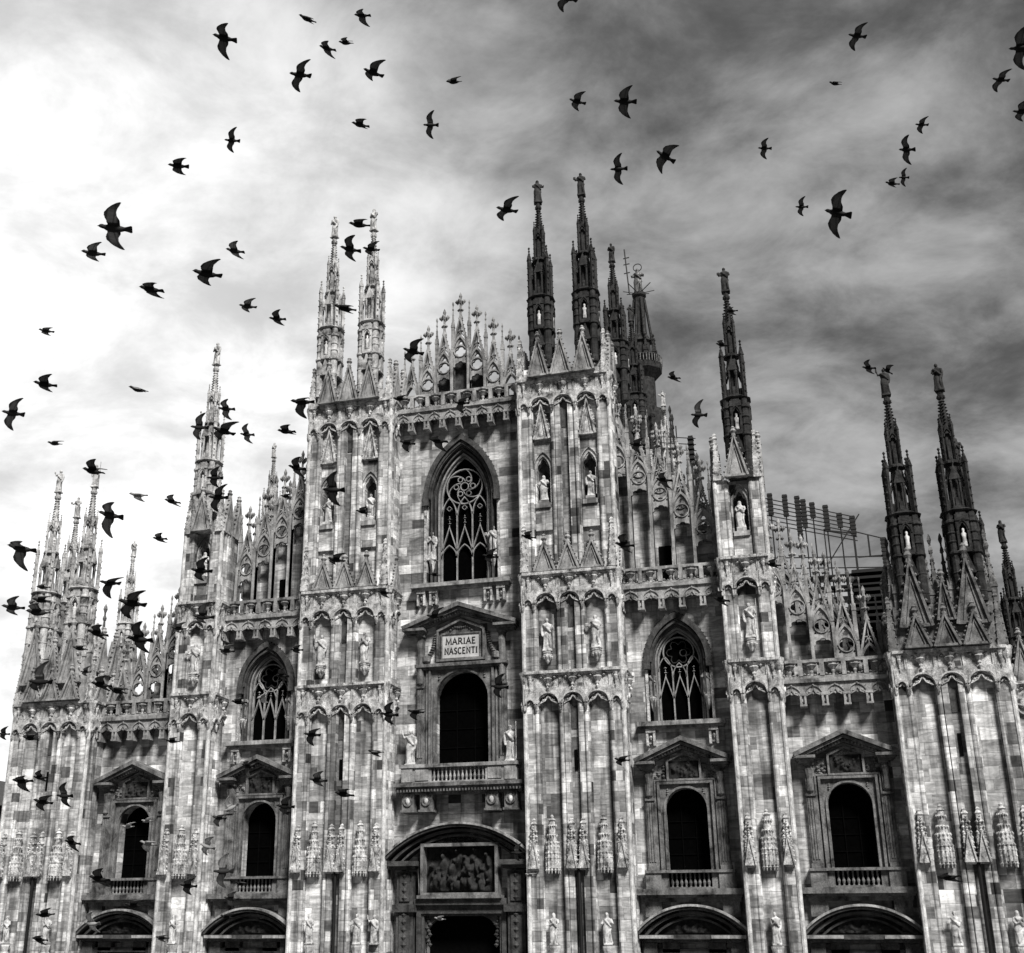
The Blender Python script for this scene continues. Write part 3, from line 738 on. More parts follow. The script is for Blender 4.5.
for s in (-1, 1):
    ui = [(s*(12.55+i*1.37), 36.65-i*1.33) for i in range(-1, 4)]; uo = [(s*(22.08+i*1.35), 26.8-i*1.3) for i in range(-1, 4)]
    if s < 0: ui = ui[::-1]; uo = uo[::-1]
    # second row of gables on the roof terrace behind
    screen([(s*(12.2+i*1.37), 38.3-i*1.33) for i in range(5)][::s], 1.37, 30.0, 3.4, .5, name='terrace_gable_screen')
    screen([(s*(21.4+i*1.35), 28.9-i*1.3) for i in range(4)][::s], 1.35, 21.0, 3.4, .5, name='terrace_gable_screen')
    screen(ui, 1.37, 27.5, .3, .9, dark=[(s*13.92, 28.0, 30.6)]); screen(uo, 1.35, 20.75, .3, .9)

# ---- piers
def ledge_unit(wd=1.6):
    a = MB(); h = wd/2
    a.box(-h, h, -.42, .3, 2.02, 2.2); a.box(-h, h, -.30, .3, 1.9, 2.02)
    a.box(-h, h, -.12, .3, 1.1, 1.9)
    for s in (-1, 1): a.box(*sorted((s*h, s*(h-.09))), -.2, .3, 1.0, 1.9)
    k = min(1, wd/1.6)
    a.lathe(0, -.22, [(.05, 1.18), (.13*k, 1.25), (.10*k, 1.38), (.19*k, 1.5), (.30*k, 1.66), (.24*k, 1.74), (.38*k, 1.9)], 8)
    for s in (-1, 1): a.oct(s*.42*k, -.2, 1.78, .14*k, .12)
    a.box(-h, h, -.24, .3, .98, 1.12)
    op = cusp(0, .12, h-.14, .58*k+.02, .16, 18)
    a.plate([(-h, -.06), (-h, .98), (h, .98), (h, -.06), (h-.1, -.06)]+[(h-.14, .12)]+op[::-1][1:-1]+[(-h+.14, .12), (-h+.1, -.06)], [], -.26, -.02)
    a.bar(parch(0, .1, h-.08, .70*k, 7), .09, -.36, -.2)
    a.oct(0, -.34, 1.06, .12*k, .17)
    for q_ in range(9): a.oct((-.48+.12*q_)*k, -.1, .16+(.36-.085*abs(q_-4))*k+.06*(q_ % 2), .10*k, .12, .14)
    for s in (-1, 1): a.bar([(s*(h-.2), .1), (s*.2*k, .3*k), (0, .62*k)], .06, -.22, -.05)
    for s in (-1, 1): a.lathe(s*h, -.2, [(.03, -.45), (.1, -.3), (.12, -.05), (.09, .1)], 6)
    return a
LU = ledge_unit(1.6); LU_S = ledge_unit(.72)
def gablet_mb(wd=1.6, hz=2.9):
    """steep gablet: sunk field, raised rakes with crockets, cup finial"""
    a = MB(); h = wd/2-.02
    a.plate([(-h+.06, 0), (0, hz-.1), (h-.06, 0)], [], -.02, .35)
    a.bar([(-h+.07, .02), (0, hz-.05), (h-.07, .02)], .15, -.2, .2)
    a.bar([(-h+.36, .1), (0, hz*.74), (h-.36, .1)], .07, -.1, .0)
    a.bar([(-h+.1, .08), (h-.1, .08)], .14, -.14, .2)
    for s in (-1, 1): crockets(a, (s*h, .1), (0, hz), -.04, .09, 7, s)
    a.lathe(0, -.02, [(.1, hz-.2), (.16, hz-.05), (.12, hz+.1), (.22, hz+.25), (.12, hz+.42), (.16, hz+.5), (.02, hz+.62)], 8)
    return a
GAB = gablet_mb().mesh('gablet', M['gable']); GAB2 = gablet_mb(1.6, 2.0).mesh('gablet', M['gable']); GAB_S = gablet_mb(1.15, 2.6).mesh('gablet', M['gable'])
def dark_copy(me):  # right tower copy, its backlit shade put into the colour
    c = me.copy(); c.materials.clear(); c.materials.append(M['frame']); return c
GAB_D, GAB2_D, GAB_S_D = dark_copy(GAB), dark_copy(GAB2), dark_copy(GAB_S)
def spike_mb(h=3.4):
    a = MB(); a.lathe(0, 0, [(.4, 0), (.36, .5), (.12, h-.5), (.2, h-.4), (.13, h-.28), (.17, h-.15), (.03, h)], 4, PI/4)
    for k in range(4):
        for j in range(6):
            t = .12+j*.13; r = .36*(1-t)+.05; a.oct(math.cos(k*PI/2+PI/4)*r, math.sin(k*PI/2+PI/4)*r, t*h, .075, .09)
    return a
SPIKE = spike_mb().mesh('corner_pinnacle', M['carved']); SPIKE_D = dark_copy(SPIKE)
def canopy_round():
    a = MB()
    a.lathe(0, 0, [(.30, 0), (.42, .12), (.42, .85), (.37, .92), (.40, 1.0), (.38, 1.65), (.27, 1.72), (.27, 2.0), (.33, 2.06), (.22, 2.14), (.21, 2.55), (.30, 2.62), (.19, 2.7), (.18, 2.9), (.25, 2.96), (.10, 3.1), (.13, 3.18), (.03, 3.3)], 12)
    for k in range(12):
        t = 2*PI*k/12; c, s_ = math.cos(t), math.sin(t)
        for j, (z, r, q_) in enumerate(((.0, .42, .09), (.4, .44, .06), (.72, .43, .08), (1.0, .41, .08), (1.35, .40, .06), (1.6, .39, .08), (2.02, .31, .06), (2.6, .27, .05))): a.oct(c*r, s_*r, z, q_, .13, q_)
        a.lathe(c*.42, s_*.42, [(.02, -.2), (.05, -.05), (.05, .9)], 4)
    return a
def canopy_slim():
    a = MB(); a.box(-.26, .26, -.2, .4, 0, 1.5)
    for k, sg in ((0, 0),): a.plate([(-.34, .1), (.34, .1), (0, 1.75)], [], -.3, -.18)
    a.bar([(-.3, .1), (0, 1.7), (.3, .1)], .09, -.38, -.2)
    a.lathe(0, .05, [(.3, 1.5), (.34, 1.6), (.22, 1.75), (.22, 2.2), (.3, 2.28), (.2, 2.4), (.18, 2.65), (.26, 2.75), (.12, 2.9), (.16, 2.98), (.03, 3.1)], 4, PI/4)
    for j in range(8):
        for s in (-1, 1): a.oct(s*(.30-.02*j), -.16, .3+.28*j, .085, .11)
        a.oct(0, -.22, 1.5+.15*j, .08, .08)
    return a
CAN_R = canopy_round().mesh('canopy', M['carved']); CAN_S = canopy_slim().mesh('canopy', M['carved'])
def bracket_mb():
    a = MB(); a.lathe(0, 0, [(.04, -.75), (.13, -.62), (.18, -.5), (.30, -.3), (.34, -.2), (.26, -.14), (.33, -.06), (.33, 0)], 8)
    for k in range(8): a.oct(.27*math.cos(k*PI/4), .27*math.sin(k*PI/4), -.32, .1, .14)
    a.box(-.2, .2, 0, .5, -.4, -.02); return a
BRK = bracket_mb().mesh('statue_bracket', M['pale'])

YP = -2.05
def pier(xc, units, ztop, ledges, niches, gablets, brackets, ch, label=None):
    hw = 3.14 if len(units) == 3 else 1.46
    inner = 0.0
    holes = []
    for x, z0_, z1_ in niches: holes.append([(x-.46, z0_)]+cusp(x, z1_-1.05, .46, 1.0, .14, 18)+[(x+.46, z0_)])
    core = MB(); core.plate([(xc-hw+.05, 0), (xc+hw-.05, 0), (xc+hw-.05, ztop), (xc-hw+.05, ztop)], holes, YP+.42, YP+1.1)
    core.box(xc-hw+.05, xc+hw-.05, YP+1.103, .8, 0, ztop)
    o = part('pier', core, M['pier'], cath, label)
    st = MB(); zlist = [0]+[z for z in ledges]
    edges = []
    for i, u in enumerate(units):
        if len(units) == 3 and i == 1:
            # middle unit: two flat strips beside a dark narrow recess
            for s in (-1, 1): st.box(*sorted((xc+u+s*.28, xc+u+s*.62)), YP+.02, YP+.45, 0, ztop)
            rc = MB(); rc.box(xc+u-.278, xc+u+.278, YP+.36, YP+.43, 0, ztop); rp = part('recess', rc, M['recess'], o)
            for z in ledges:
                sl = MB(); sl.box(xc+u-.22, xc+u+.22, YP+.31, YP+.358, z-1.5, z-.05); part('slit_window', sl, M['hood'], o)
            sl = MB(); sl.box(xc+u-.10, xc+u+.10, YP+.30, YP+.35, 15.6, 16.9); part('slit_window', sl, M['void'], o)
    for s in (-1, 1):
        x0 = xc+s*(max(units)+.66); x1 = xc+s*(hw-.012)
        st.box(*sorted((x0, x1)), YP+.06, YP+.45, 0, ztop); st.box(*sorted((xc+s*(hw-.3), xc+s*(hw+.03))), YP+.1, YP+.5, 0, ztop)
        st.box(*sorted((xc+s*(hw-.2), xc+s*(hw+.02))), YP+1.2, YP+1.55, 0, ztop); st.box(*sorted((xc+s*(hw-.2), xc+s*(hw+.14))), -.75, -.2, 0, ztop)
    part('pilaster', st, M['strip'], o)
    xs = [xc+min(units)-.8]+[xc+u+.8 for u in units]
    for x in xs: 
        c = MB(); c.lathe(x, YP+.12, [(.14, 0), (.14, ztop)], 10); c.box(x-.2, x+.2, YP+.22, YP+.45, 0, ztop); part('shaft', c, M['strip'], o)
    for s in (-1, 1):
        c = MB(); c.lathe(xc+s*(hw+.01), YP+.10, [(.15, 0), (.15, ztop)], 8); part('shaft', c, M['pale'], o, label='bright rounded corner shaft')
        for yy in (YP+.75, -.95):
            c = MB(); c.lathe(xc+s*(hw-.02), yy, [(.13, 0), (.13, ztop)], 8); part('shaft', c, M['strip'], o)
    for z in ledges:
        mb = MB()
        for u in units: mb.addmb(LU, loc=(xc+u, YP+.16, z))
        cx_ = max(units)+.8+ (hw-max(units)-.8)/2
        for s in (-1, 1):
            mb.addmb(LU_S, loc=(xc+s*cx_, YP+.16, z))
            for k in range(2): mb.addmb(LU if k else LU_S, Matrix.Translation((xc+s*(hw-.04), YP+.55 if k == 0 else YP+1.72, z)) @ Matrix.Rotation(s*PI/2, 4, 'Z'))
            mb.lathe(xc+s*hw, YP+.16, [(.08, z-.4), (.18, z-.1), (.2, z+.9), (.14, z+1.1), (.3, z+1.75), (.34, z+2.02), (.34, z+2.2)], 8)
        part('ledge', mb, M['carved'], o)
    for z, kind in gablets:
        for u in units: part('gablet', GAB if kind else GAB2, None, o, loc=(xc+u, YP-.06, z))
        for s in (-1, 1):
            g_ = part('gablet', GAB if kind else GAB2, None, o, loc=(xc+s*(hw+.08), YP+1.35, z)); g_.rotation_euler = (0, 0, s*PI/2)
            part('corner_pinnacle', SPIKE, None, o, loc=(xc+s*(hw-.18), YP+.02, z))
    for x, z0_, z1_ in niches:
        f = MB(); f.bar([(x-.52, z0_)]+parch(x, z1_-1.0, .52, 1.1, 8)+[(x+.52, z0_)], .08, YP+.32, YP+.44)
        f.bar(parch(x, z1_-.9, .68, 1.3, 8), .06, YP+.30, YP+.43)
        f.box(x-.5, x+.5, YP+.05, YP+1.0, z0_-.32, z0_-.003); f.box(x-.3, x+.3, YP+.12, YP+.8, z0_, z0_+.26); f.box(x-.56, x+.56, YP+.2, YP+.44, z0_-1.9, z0_-.33)
        part('niche', f, M['pier'], o)
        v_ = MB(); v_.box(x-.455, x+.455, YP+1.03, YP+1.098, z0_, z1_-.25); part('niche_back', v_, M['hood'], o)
    for x, z in brackets: part('statue_bracket', BRK, None, o, loc=(x, YP+.12, z))
    for x, kind in ch: part('canopy', CAN_R if kind else CAN_S, None, o, loc=(x, YP+.05 if kind else YP-.05, 9.65))
    return o
TP = pinnacle_mb(.42, 1.6, 4.4).mesh('pinnacle', M['gable']); TP_D = dark_copy(TP)
PED = MB(); PED.lathe(0, 0, [(.3, -.8), (.34, -.6), (.26, -.45), (.36, -.1), (.36, 0)], 8); PED_M = PED.mesh('pedestal', M['pale'])
U3 = [-1.6, 0, 1.6]
for s in (-1, 1):
    # central double piers
    xc = s*7.9; L_ = [xc-1.6, xc+1.6]
    o = pier(xc, U3, 42.4, [19.7, 26.3, 40.4], [(x, 33.4, 36.85) for x in L_], [(28.55, 0)], [(x, 23.15) for x in L_],
             [(xc-1.6, 1), (xc+1.6, 1), (xc-.36, 0), (xc+.36, 0), (xc-2.72, 0), (xc+2.72, 0)])
    for x in L_:
        g_ = MB(); g_.addmb(gablet_mb(1.25, 2.7), loc=(x, YP+.25, 38.1)); part('gablet', g_, M['carved'], o); part('pedestal', PED_M, None, o, loc=(x, YP-.1, 5.35))
    dp = MB(); dp.lathe(xc, YP-.06, [(.11, 0), (.11, 9.7)], 8); part('drainpipe', dp, M['iron'], o)
    pt = MB(); pt.box(xc-2.8, xc+2.8, YP+.12, .5, 42.3, 43.5); part('plinth', pt, M['pier'], o)
    for u in U3: part('gablet', GAB, None, o, loc=(xc+u, YP-.40, 42.62))
    for sg in (-1, 1):
        for k in range(2):
            g_ = part('gablet', GAB, None, o, loc=(xc+sg*3.16, YP+.9+1.6*k, 42.62)); g_.rotation_euler = (0, 0, sg*PI/2)
        part('corner_pinnacle', SPIKE, None, o, loc=(xc+sg*3.0, YP+.1, 42.55))
    # inner single piers
    xi = s*19.15
    o = pier(xi, [0], 33.7, [19.7, 26.3], [(xi, 30.2, 33.1)], [], [(xi, 23.15)], [(xi, 1), (xi-1.08, 0), (xi+1.08, 0)])
    part('pedestal', PED_M, None, o, loc=(xi, YP-.1, 5.35))
    part('gablet', GAB, None, o, loc=(xi, YP-.40, 33.72))
    for sg in (-1, 1):
        for k in range(2):
            g_ = part('gablet', GAB, None, o, loc=(xi+sg*1.46, YP+.9+1.5*k, 33.72)); g_.rotation_euler = (0, 0, sg*PI/2)
        part('corner_pinnacle', SPIKE, None, o, loc=(xi+sg*1.25, YP+.15, 33.7))
    # outer corner towers
    xo = s*30.3; L_ = [xo-1.6, xo+1.6]
    o = pier(xo, U3, 21.7, [19.6], [], [], [], [(xo-1.6, 1), (xo+1.6, 1), (xo-.36, 0), (xo+.36, 0), (xo-2.72, 0), (xo+2.72, 0)])
    for x in L_: part('pedestal', PED_M, None, o, loc=(x, YP-.1, 5.35))
    dp = MB(); dp.lathe(xo, YP-.06, [(.11, 0), (.11, 9.7)], 8); part('drainpipe', dp, M['iron'], o)
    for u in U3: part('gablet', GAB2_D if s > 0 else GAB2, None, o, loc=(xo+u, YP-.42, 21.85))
    up = MB(); up.box(xo-2.75, xo+2.75, YP-.05, 3.6, 21.6, 24.5); part('upper_stage', up, M['frame'] if s > 0 else M['gable'], o)  # right stage gets the darker stone that stands in for backlight
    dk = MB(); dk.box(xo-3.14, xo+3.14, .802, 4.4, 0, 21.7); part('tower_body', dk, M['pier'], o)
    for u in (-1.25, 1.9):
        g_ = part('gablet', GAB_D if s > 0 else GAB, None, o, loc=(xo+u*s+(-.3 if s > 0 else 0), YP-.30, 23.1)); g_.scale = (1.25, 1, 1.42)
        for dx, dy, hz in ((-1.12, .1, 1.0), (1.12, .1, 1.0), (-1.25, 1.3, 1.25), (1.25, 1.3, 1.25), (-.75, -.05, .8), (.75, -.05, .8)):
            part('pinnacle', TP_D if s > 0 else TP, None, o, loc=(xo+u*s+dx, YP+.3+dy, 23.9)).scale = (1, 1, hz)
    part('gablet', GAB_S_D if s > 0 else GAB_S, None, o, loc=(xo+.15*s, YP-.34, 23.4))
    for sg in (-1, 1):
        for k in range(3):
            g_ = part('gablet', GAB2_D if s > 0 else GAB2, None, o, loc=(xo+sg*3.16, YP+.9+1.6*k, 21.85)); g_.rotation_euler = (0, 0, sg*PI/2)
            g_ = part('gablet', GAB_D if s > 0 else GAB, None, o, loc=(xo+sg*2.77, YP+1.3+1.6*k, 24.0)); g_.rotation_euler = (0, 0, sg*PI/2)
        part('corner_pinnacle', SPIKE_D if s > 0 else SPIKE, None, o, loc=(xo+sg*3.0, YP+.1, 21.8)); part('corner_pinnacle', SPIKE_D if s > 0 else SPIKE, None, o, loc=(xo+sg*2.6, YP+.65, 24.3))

# ---- spires
def fig_small():
    a = MB(); a.lathe(0, 0, [(.14, 0), (.17, .1), (.13, .6), (.17, .85), (.06, .95), (.09, 1.05), (.08, 1.15), (.02, 1.2)], 8); return a
def spire_parts():
    base = MB(); shaft = MB(); pin = MB(); tip = MB(); fig = MB()
    base.lathe(0, 0, [(.66, -3.0), (.66, 2.65)], 8, PI/8)
    for k in range(4):
        t = k*PI/2+PI/4; c, s_ = math.cos(t), math.sin(t)
        base.lathe(c*.86, s_*.86, [(.31, -3.0), (.30, -.1), (.40, -.02), (.40, .1), (.28, .16), (.27, 1.85), (.38, 1.95), (.38, 2.08), (.26, 2.14), (.26, 2.6), (.36, 2.66)], 10)
        for dz in (.75, 1.3, -1.2, -2.4): base.lathe(c*.86, s_*.86, [(.31, dz-.06), (.34, dz), (.31, dz+.06)], 10)
        # niche faces on the four sides
        f = MB()
        f.plate([(-.40, .12), (.40, .12), (.40, 2.4), (-.40, 2.4)], [[(-.24, .3)]+cusp(0, 1.35, .24, .5, .14, 12)+[(.24, .3)]], -1.02, -.80)
        f.bar(parch(0, 1.4, .34, .62, 6), .08, -1.08, -.98); f.box(-.36, .36, -1.06, -.8, .0, .14); f.box(-.42, .42, -1.08, -.8, 1.98, 2.12)
        f.box(-.3, .3, -.95, -.7, 2.12, 2.7)
        f.plate([(-.42, -1.3), (.42, -1.3), (0, .1)], [], -1.0, -.8)
        R4 = Matrix.Rotation(k*PI/2, 4, 'Z'); base.addmb(f, R4)
        pass
        # second stage: tall open slots between diagonal piers
        p = MB()
        p.box(-.12, .12, -.12, .12, 2.66, 5.5)
        shaft.addmb(p, Matrix.Translation((c*1.02, s_*1.02, 0)) @ Matrix.Rotation(t, 4, 'Z'))
        pass
        g2 = MB()
        for sx in (-.26, .26): g2.lathe(sx, -.66, [(.07, 2.66), (.07, 4.7)], 6)
        g2.bar(parch(0, 4.55, .28, .5, 5), .1, -.74, -.56); g2.plate([(-.36, 4.75), (.36, 4.75), (0, 5.75)], [], -.76, -.56)
        g2.oct(0, -.66, 5.85, .1, .2); g2.box(-.34, .34, -.78, -.5, 2.66, 3.0)
        g2.box(-.12, .12, -.55, -.3, 3.0, 3.6)
        shaft.addmb(g2, R4)
        for dz in (3.1, 3.6, 4.1, 4.6, 5.1): shaft.oct(c*1.17, s_*1.17, dz, .10, .12)
        for dz in (6.5, 6.9, 7.3, 7.7): shaft.oct(c*.55, s_*.55, dz, .07, .1)
        # flyer from pier to core
        fl = MB(); fl.bar([(-.8, 4.3), (-.35, 5.2)], .12, -.05, .05); shaft.addmb(fl, Matrix.Rotation(t+PI, 4, 'Z'))
        # third stage
        p = MB(); p.box(-.075, .075, -.075, .075, 6.0, 8.3); shaft.addmb(p, Matrix.Translation((c*.46, s_*.46, 0)) @ Matrix.Rotation(t, 4, 'Z'))
        pass
        g3 = MB(); g3.bar(parch(0, 7.7, .2, .45, 5), .08, -.42, -.3); g3.plate([(-.24, 7.9), (.24, 7.9), (0, 8.6)], [], -.42, -.3); g3.box(-.1, .1, -.36, -.2, 6.2, 7.2)
        shaft.addmb(g3, R4)
    shaft.lathe(0, 0, [(1.12, 2.62), (1.2, 2.7), (1.06, 2.8)], 8, PI/8)
    shaft.lathe(0, 0, [(.40, 2.6), (.36, 5.0), (.52, 5.1), (.46, 5.3), (.36, 6.0)], 8, PI/8)
    shaft.lathe(0, 0, [(.62, 5.9), (.62, 6.05), (.5, 6.12)], 8, PI/8)
    shaft.lathe(0, 0, [(.3, 6.0), (.27, 8.2), (.34, 8.3), (.27, 8.5)], 8, PI/8)
    tip.lathe(0, 0, [(.27, 8.4), (.24, 9.0), (.15, 10.15), (.22, 10.22), (.14, 10.32), (.22, 10.42), (.28, 10.6), (.2, 10.66), (.2, 10.85), (.26, 10.93), (.26, 11.0)], 8)
    for j in range(7):
        z = 8.7+j*.22; r = .26-.016*j
        for k in range(4): tip.oct((r+.03)*math.cos(k*PI/2), (r+.03)*math.sin(k*PI/2), z, .10, .09)
    for k in range(8): tip.oct(.22*math.cos(k*PI/4), .22*math.sin(k*PI/4), 10.48, .08, .1)
    return base, shaft, pin, tip, fig
_sp = spire_parts()
SPM = {}
FIGM = {'spire_pale': fig_small().mesh('niche_figure', M['pale'], True), 'shade_dark': fig_small().mesh('niche_figure', M['statue'], True)}
for nm in ('spire_pale', 'shade_dark'):
    SPM[nm] = [_sp[0].mesh('lower_stage', M[nm]), _sp[1].mesh('upper_stage', M[nm]), _sp[3].mesh('needle', M[nm]), pinnacle_mb(.26, .6, 1.7).mesh('pinnacle', M[nm]), pinnacle_mb(.17, .35, 1.15).mesh('pinnacle', M[nm]), FIGM[nm]]
def spire(x, y, z, mat='spire_pale', sc=1.0, scz=None, label=None):
    o = part('spire', SPM[mat][0], None, cath, label, loc=(x, y, z)); o.scale = (sc, sc, scz or sc)
    part('upper_stage', SPM[mat][1], None, o); part('needle', SPM[mat][2], None, o)
    for k in range(4):
        t = k*PI/2+PI/4; c, s_ = math.cos(t), math.sin(t)
        for me, rr, zz in ((SPM[mat][3], 1.02, 5.2), (SPM[mat][4], .46, 8.1)):
            part('pinnacle', me, None, o, loc=(c*rr, s_*rr, zz)).rotation_euler = (0, 0, t)
        part('niche_figure', SPM[mat][5], None, o, loc=(.88*math.sin(k*PI/2), -.88*math.cos(k*PI/2), .32)).rotation_euler = (0, 0, k*PI/2)
    return (x, y, z+11.0*(scz or sc))
tops = {}
for s, nm in ((-1, 'left'), (1, 'right')):
    mt = 'spire_pale' if s < 0 else 'shade_dark'
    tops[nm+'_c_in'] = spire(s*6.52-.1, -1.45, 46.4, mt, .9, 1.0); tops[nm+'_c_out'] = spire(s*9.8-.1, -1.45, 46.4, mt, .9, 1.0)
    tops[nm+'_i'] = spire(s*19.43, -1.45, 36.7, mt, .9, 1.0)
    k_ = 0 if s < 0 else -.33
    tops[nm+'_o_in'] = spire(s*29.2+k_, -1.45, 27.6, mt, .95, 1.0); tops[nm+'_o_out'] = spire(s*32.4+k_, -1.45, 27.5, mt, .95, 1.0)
    tops[nm+'_o_back'] = spire(s*33.1, 2.2, 28.0 if s < 0 else 25.2, mt, .88)

# ---- the church body behind the front, its flank and the spires that stand on it
nv = MB()
nv.box(-10.9, 10.9, 2.95, 108, 0, 41.7); nv.box(-20.4, 20.4, 1.7, 108, 0, 26.6); nv.box(-30, 30, 1.75, 108, 0, 19.8)
part('nave', nv, M['wall'], cath)
for s in (-1, 1):
    for i in range(8):
        y = 8+i*12.5; f = MB(); f.box(s*31.4-1.9, s*31.4+1.9, y-1.0, y+1.0, 0, 24); f.plate([(-.9, 24), (.9, 24), (0, 27)], [], -.01, .4) if False else None
        part('buttress', f, M['pier'], cath)
fb = MB(); fb.box(33.6, 36.7, 3.6, 6.4, 0, 20.5); ofb = part('buttress', fb, M['pier'], cath)
for dy in (3.5,): part('gablet', GAB, None, ofb, loc=(35.15, dy, 20.5))
mb = MB(); mb.addmb(LU, loc=(34.4, 3.6, 18.4)); mb.addmb(LU, loc=(36.0, 3.6, 18.4)); part('ledge', mb, M['carved'], ofb)
tops['back_right'] = spire(35.45, 5.0, 21.5, 'shade_dark', .78)
tops['back_612'] = spire(9.85, 12, 49.2, 'shade_dark', .95); tops['back_632'] = spire(10.95, 14, 45.5, 'shade_dark', .85)
tops['back_663'] = spire(13.2, 14, 38.4, 'spire_pale', .75)
tops['back_273'] = spire(-19.6, 9.8, 36.6, 'spire_pale', .70); tops['back_133'] = spire(-31.6, 8.5, 28.2, 'spire_pale', .72)
for (x, y, z) in ((9.0, 20, 47), (10.6, 26, 45), (9.8, 34, 50), (11.5, 18, 40), (10.8, 44, 54), (12.4, 22, 38)): spire(x, y, z-6, 'shade_dark' if z > 46 else 'spire_pale', .8)
# flying-arch fins of the terraces, seen edge-on above the inner right screen
fa = MB()
for i in range(7):
    y = 5+i*6
    fa.tube((11.2, y, 39.5), (19.8, y, 31.0), .22, 4); fa.tube((-11.2, y, 39.5), (-19.8, y, 31.0), .22, 4)
part('flying_buttress', fa, M['gable'], cath)
# great spire over the crossing, far behind
big = MB(); bx, by = 0.72, 112.0
big.lathe(bx, by, [(8.5, 38), (8.0, 62), (6.2, 66), (4.2, 78), (3.0, 90)], 8, PI/8)
ogs = part('great_spire', big, M['shade_dark'], cath, 'tall dark spire far behind, carrying a gilded figure')
b2 = MB(); b2.lathe(bx, by, [(2.0, 88), (2.0, 96), (3.3, 97.5), (3.4, 98.6)], 8, PI/8); b2.lathe(bx, by, [(1.6, 98), (1.5, 103), (1.9, 103.4), (1.0, 105), (.95, 112.3), (1.3, 112.7), (1.3, 113.2)], 8, PI/8)
for k in range(8):
    t = k*PI/4+PI/8; c, s_ = math.cos(t), math.sin(t)
    b2.box(bx+c*3.1-.18, bx+c*3.1+.18, by+s_*3.1-.18, by+s_*3.1+.18, 98.4, 100.0)
    b2.tube((bx+c*2.6, by+s_*2.6, 98.4), (bx+c*1.0, by+s_*1.0, 112), .22, 5)
    b2.addmb(pinnacle_mb(.7, 2.5, 6), loc=(bx+c*2.3, by+s_*2.3, 98.5))
part('belvedere', b2, M['shade_dark'], ogs)
GP = [pinnacle_mb(1.2, 10, 22).mesh('pinnacle', M['shade_dark']), pinnacle_mb(.9, 8, 16).mesh('pinnacle', M['shade_dark']), pinnacle_mb(.8, 5, 11).mesh('pinnacle', M['shade_dark'])]
for k in range(8):
    t = k*PI/4+PI/8; c, s_ = math.cos(t), math.sin(t)
    for me, rr, zz in zip(GP, (8.0, 4.6, 6.4), (58, 74, 66)): part('pinnacle', me, None, ogs, loc=(bx+c*rr, by+s_*rr, zz))
    b3 = MB(); b3.tube((bx+c*9, by+s_*9, 60), (bx+c*4, by+s_*4, 78), .35, 5); part('flyer', b3, M['shade_dark'], ogs)
rl = MB()
for k in range(40): rl.tube((bx+3.3*math.cos(k*PI/20), by+3.3*math.sin(k*PI/20), 98.5), (bx+3.3*math.cos(k*PI/20), by+3.3*math.sin(k*PI/20), 99.85), .10, 4)
rl.lathe(bx, by, [(3.25, 99.8), (3.4, 99.9), (3.25, 100.0)], 16)
part('railing', rl, M['frame'], ogs)
stp = MB()
for i in range(5): stp.box(-36+i*.5, 36-i*.5, -7.2+i*.5, -2.6, i*.17+.002, (i+1)*.17)
part('steps', stp, M['pier'], cath)
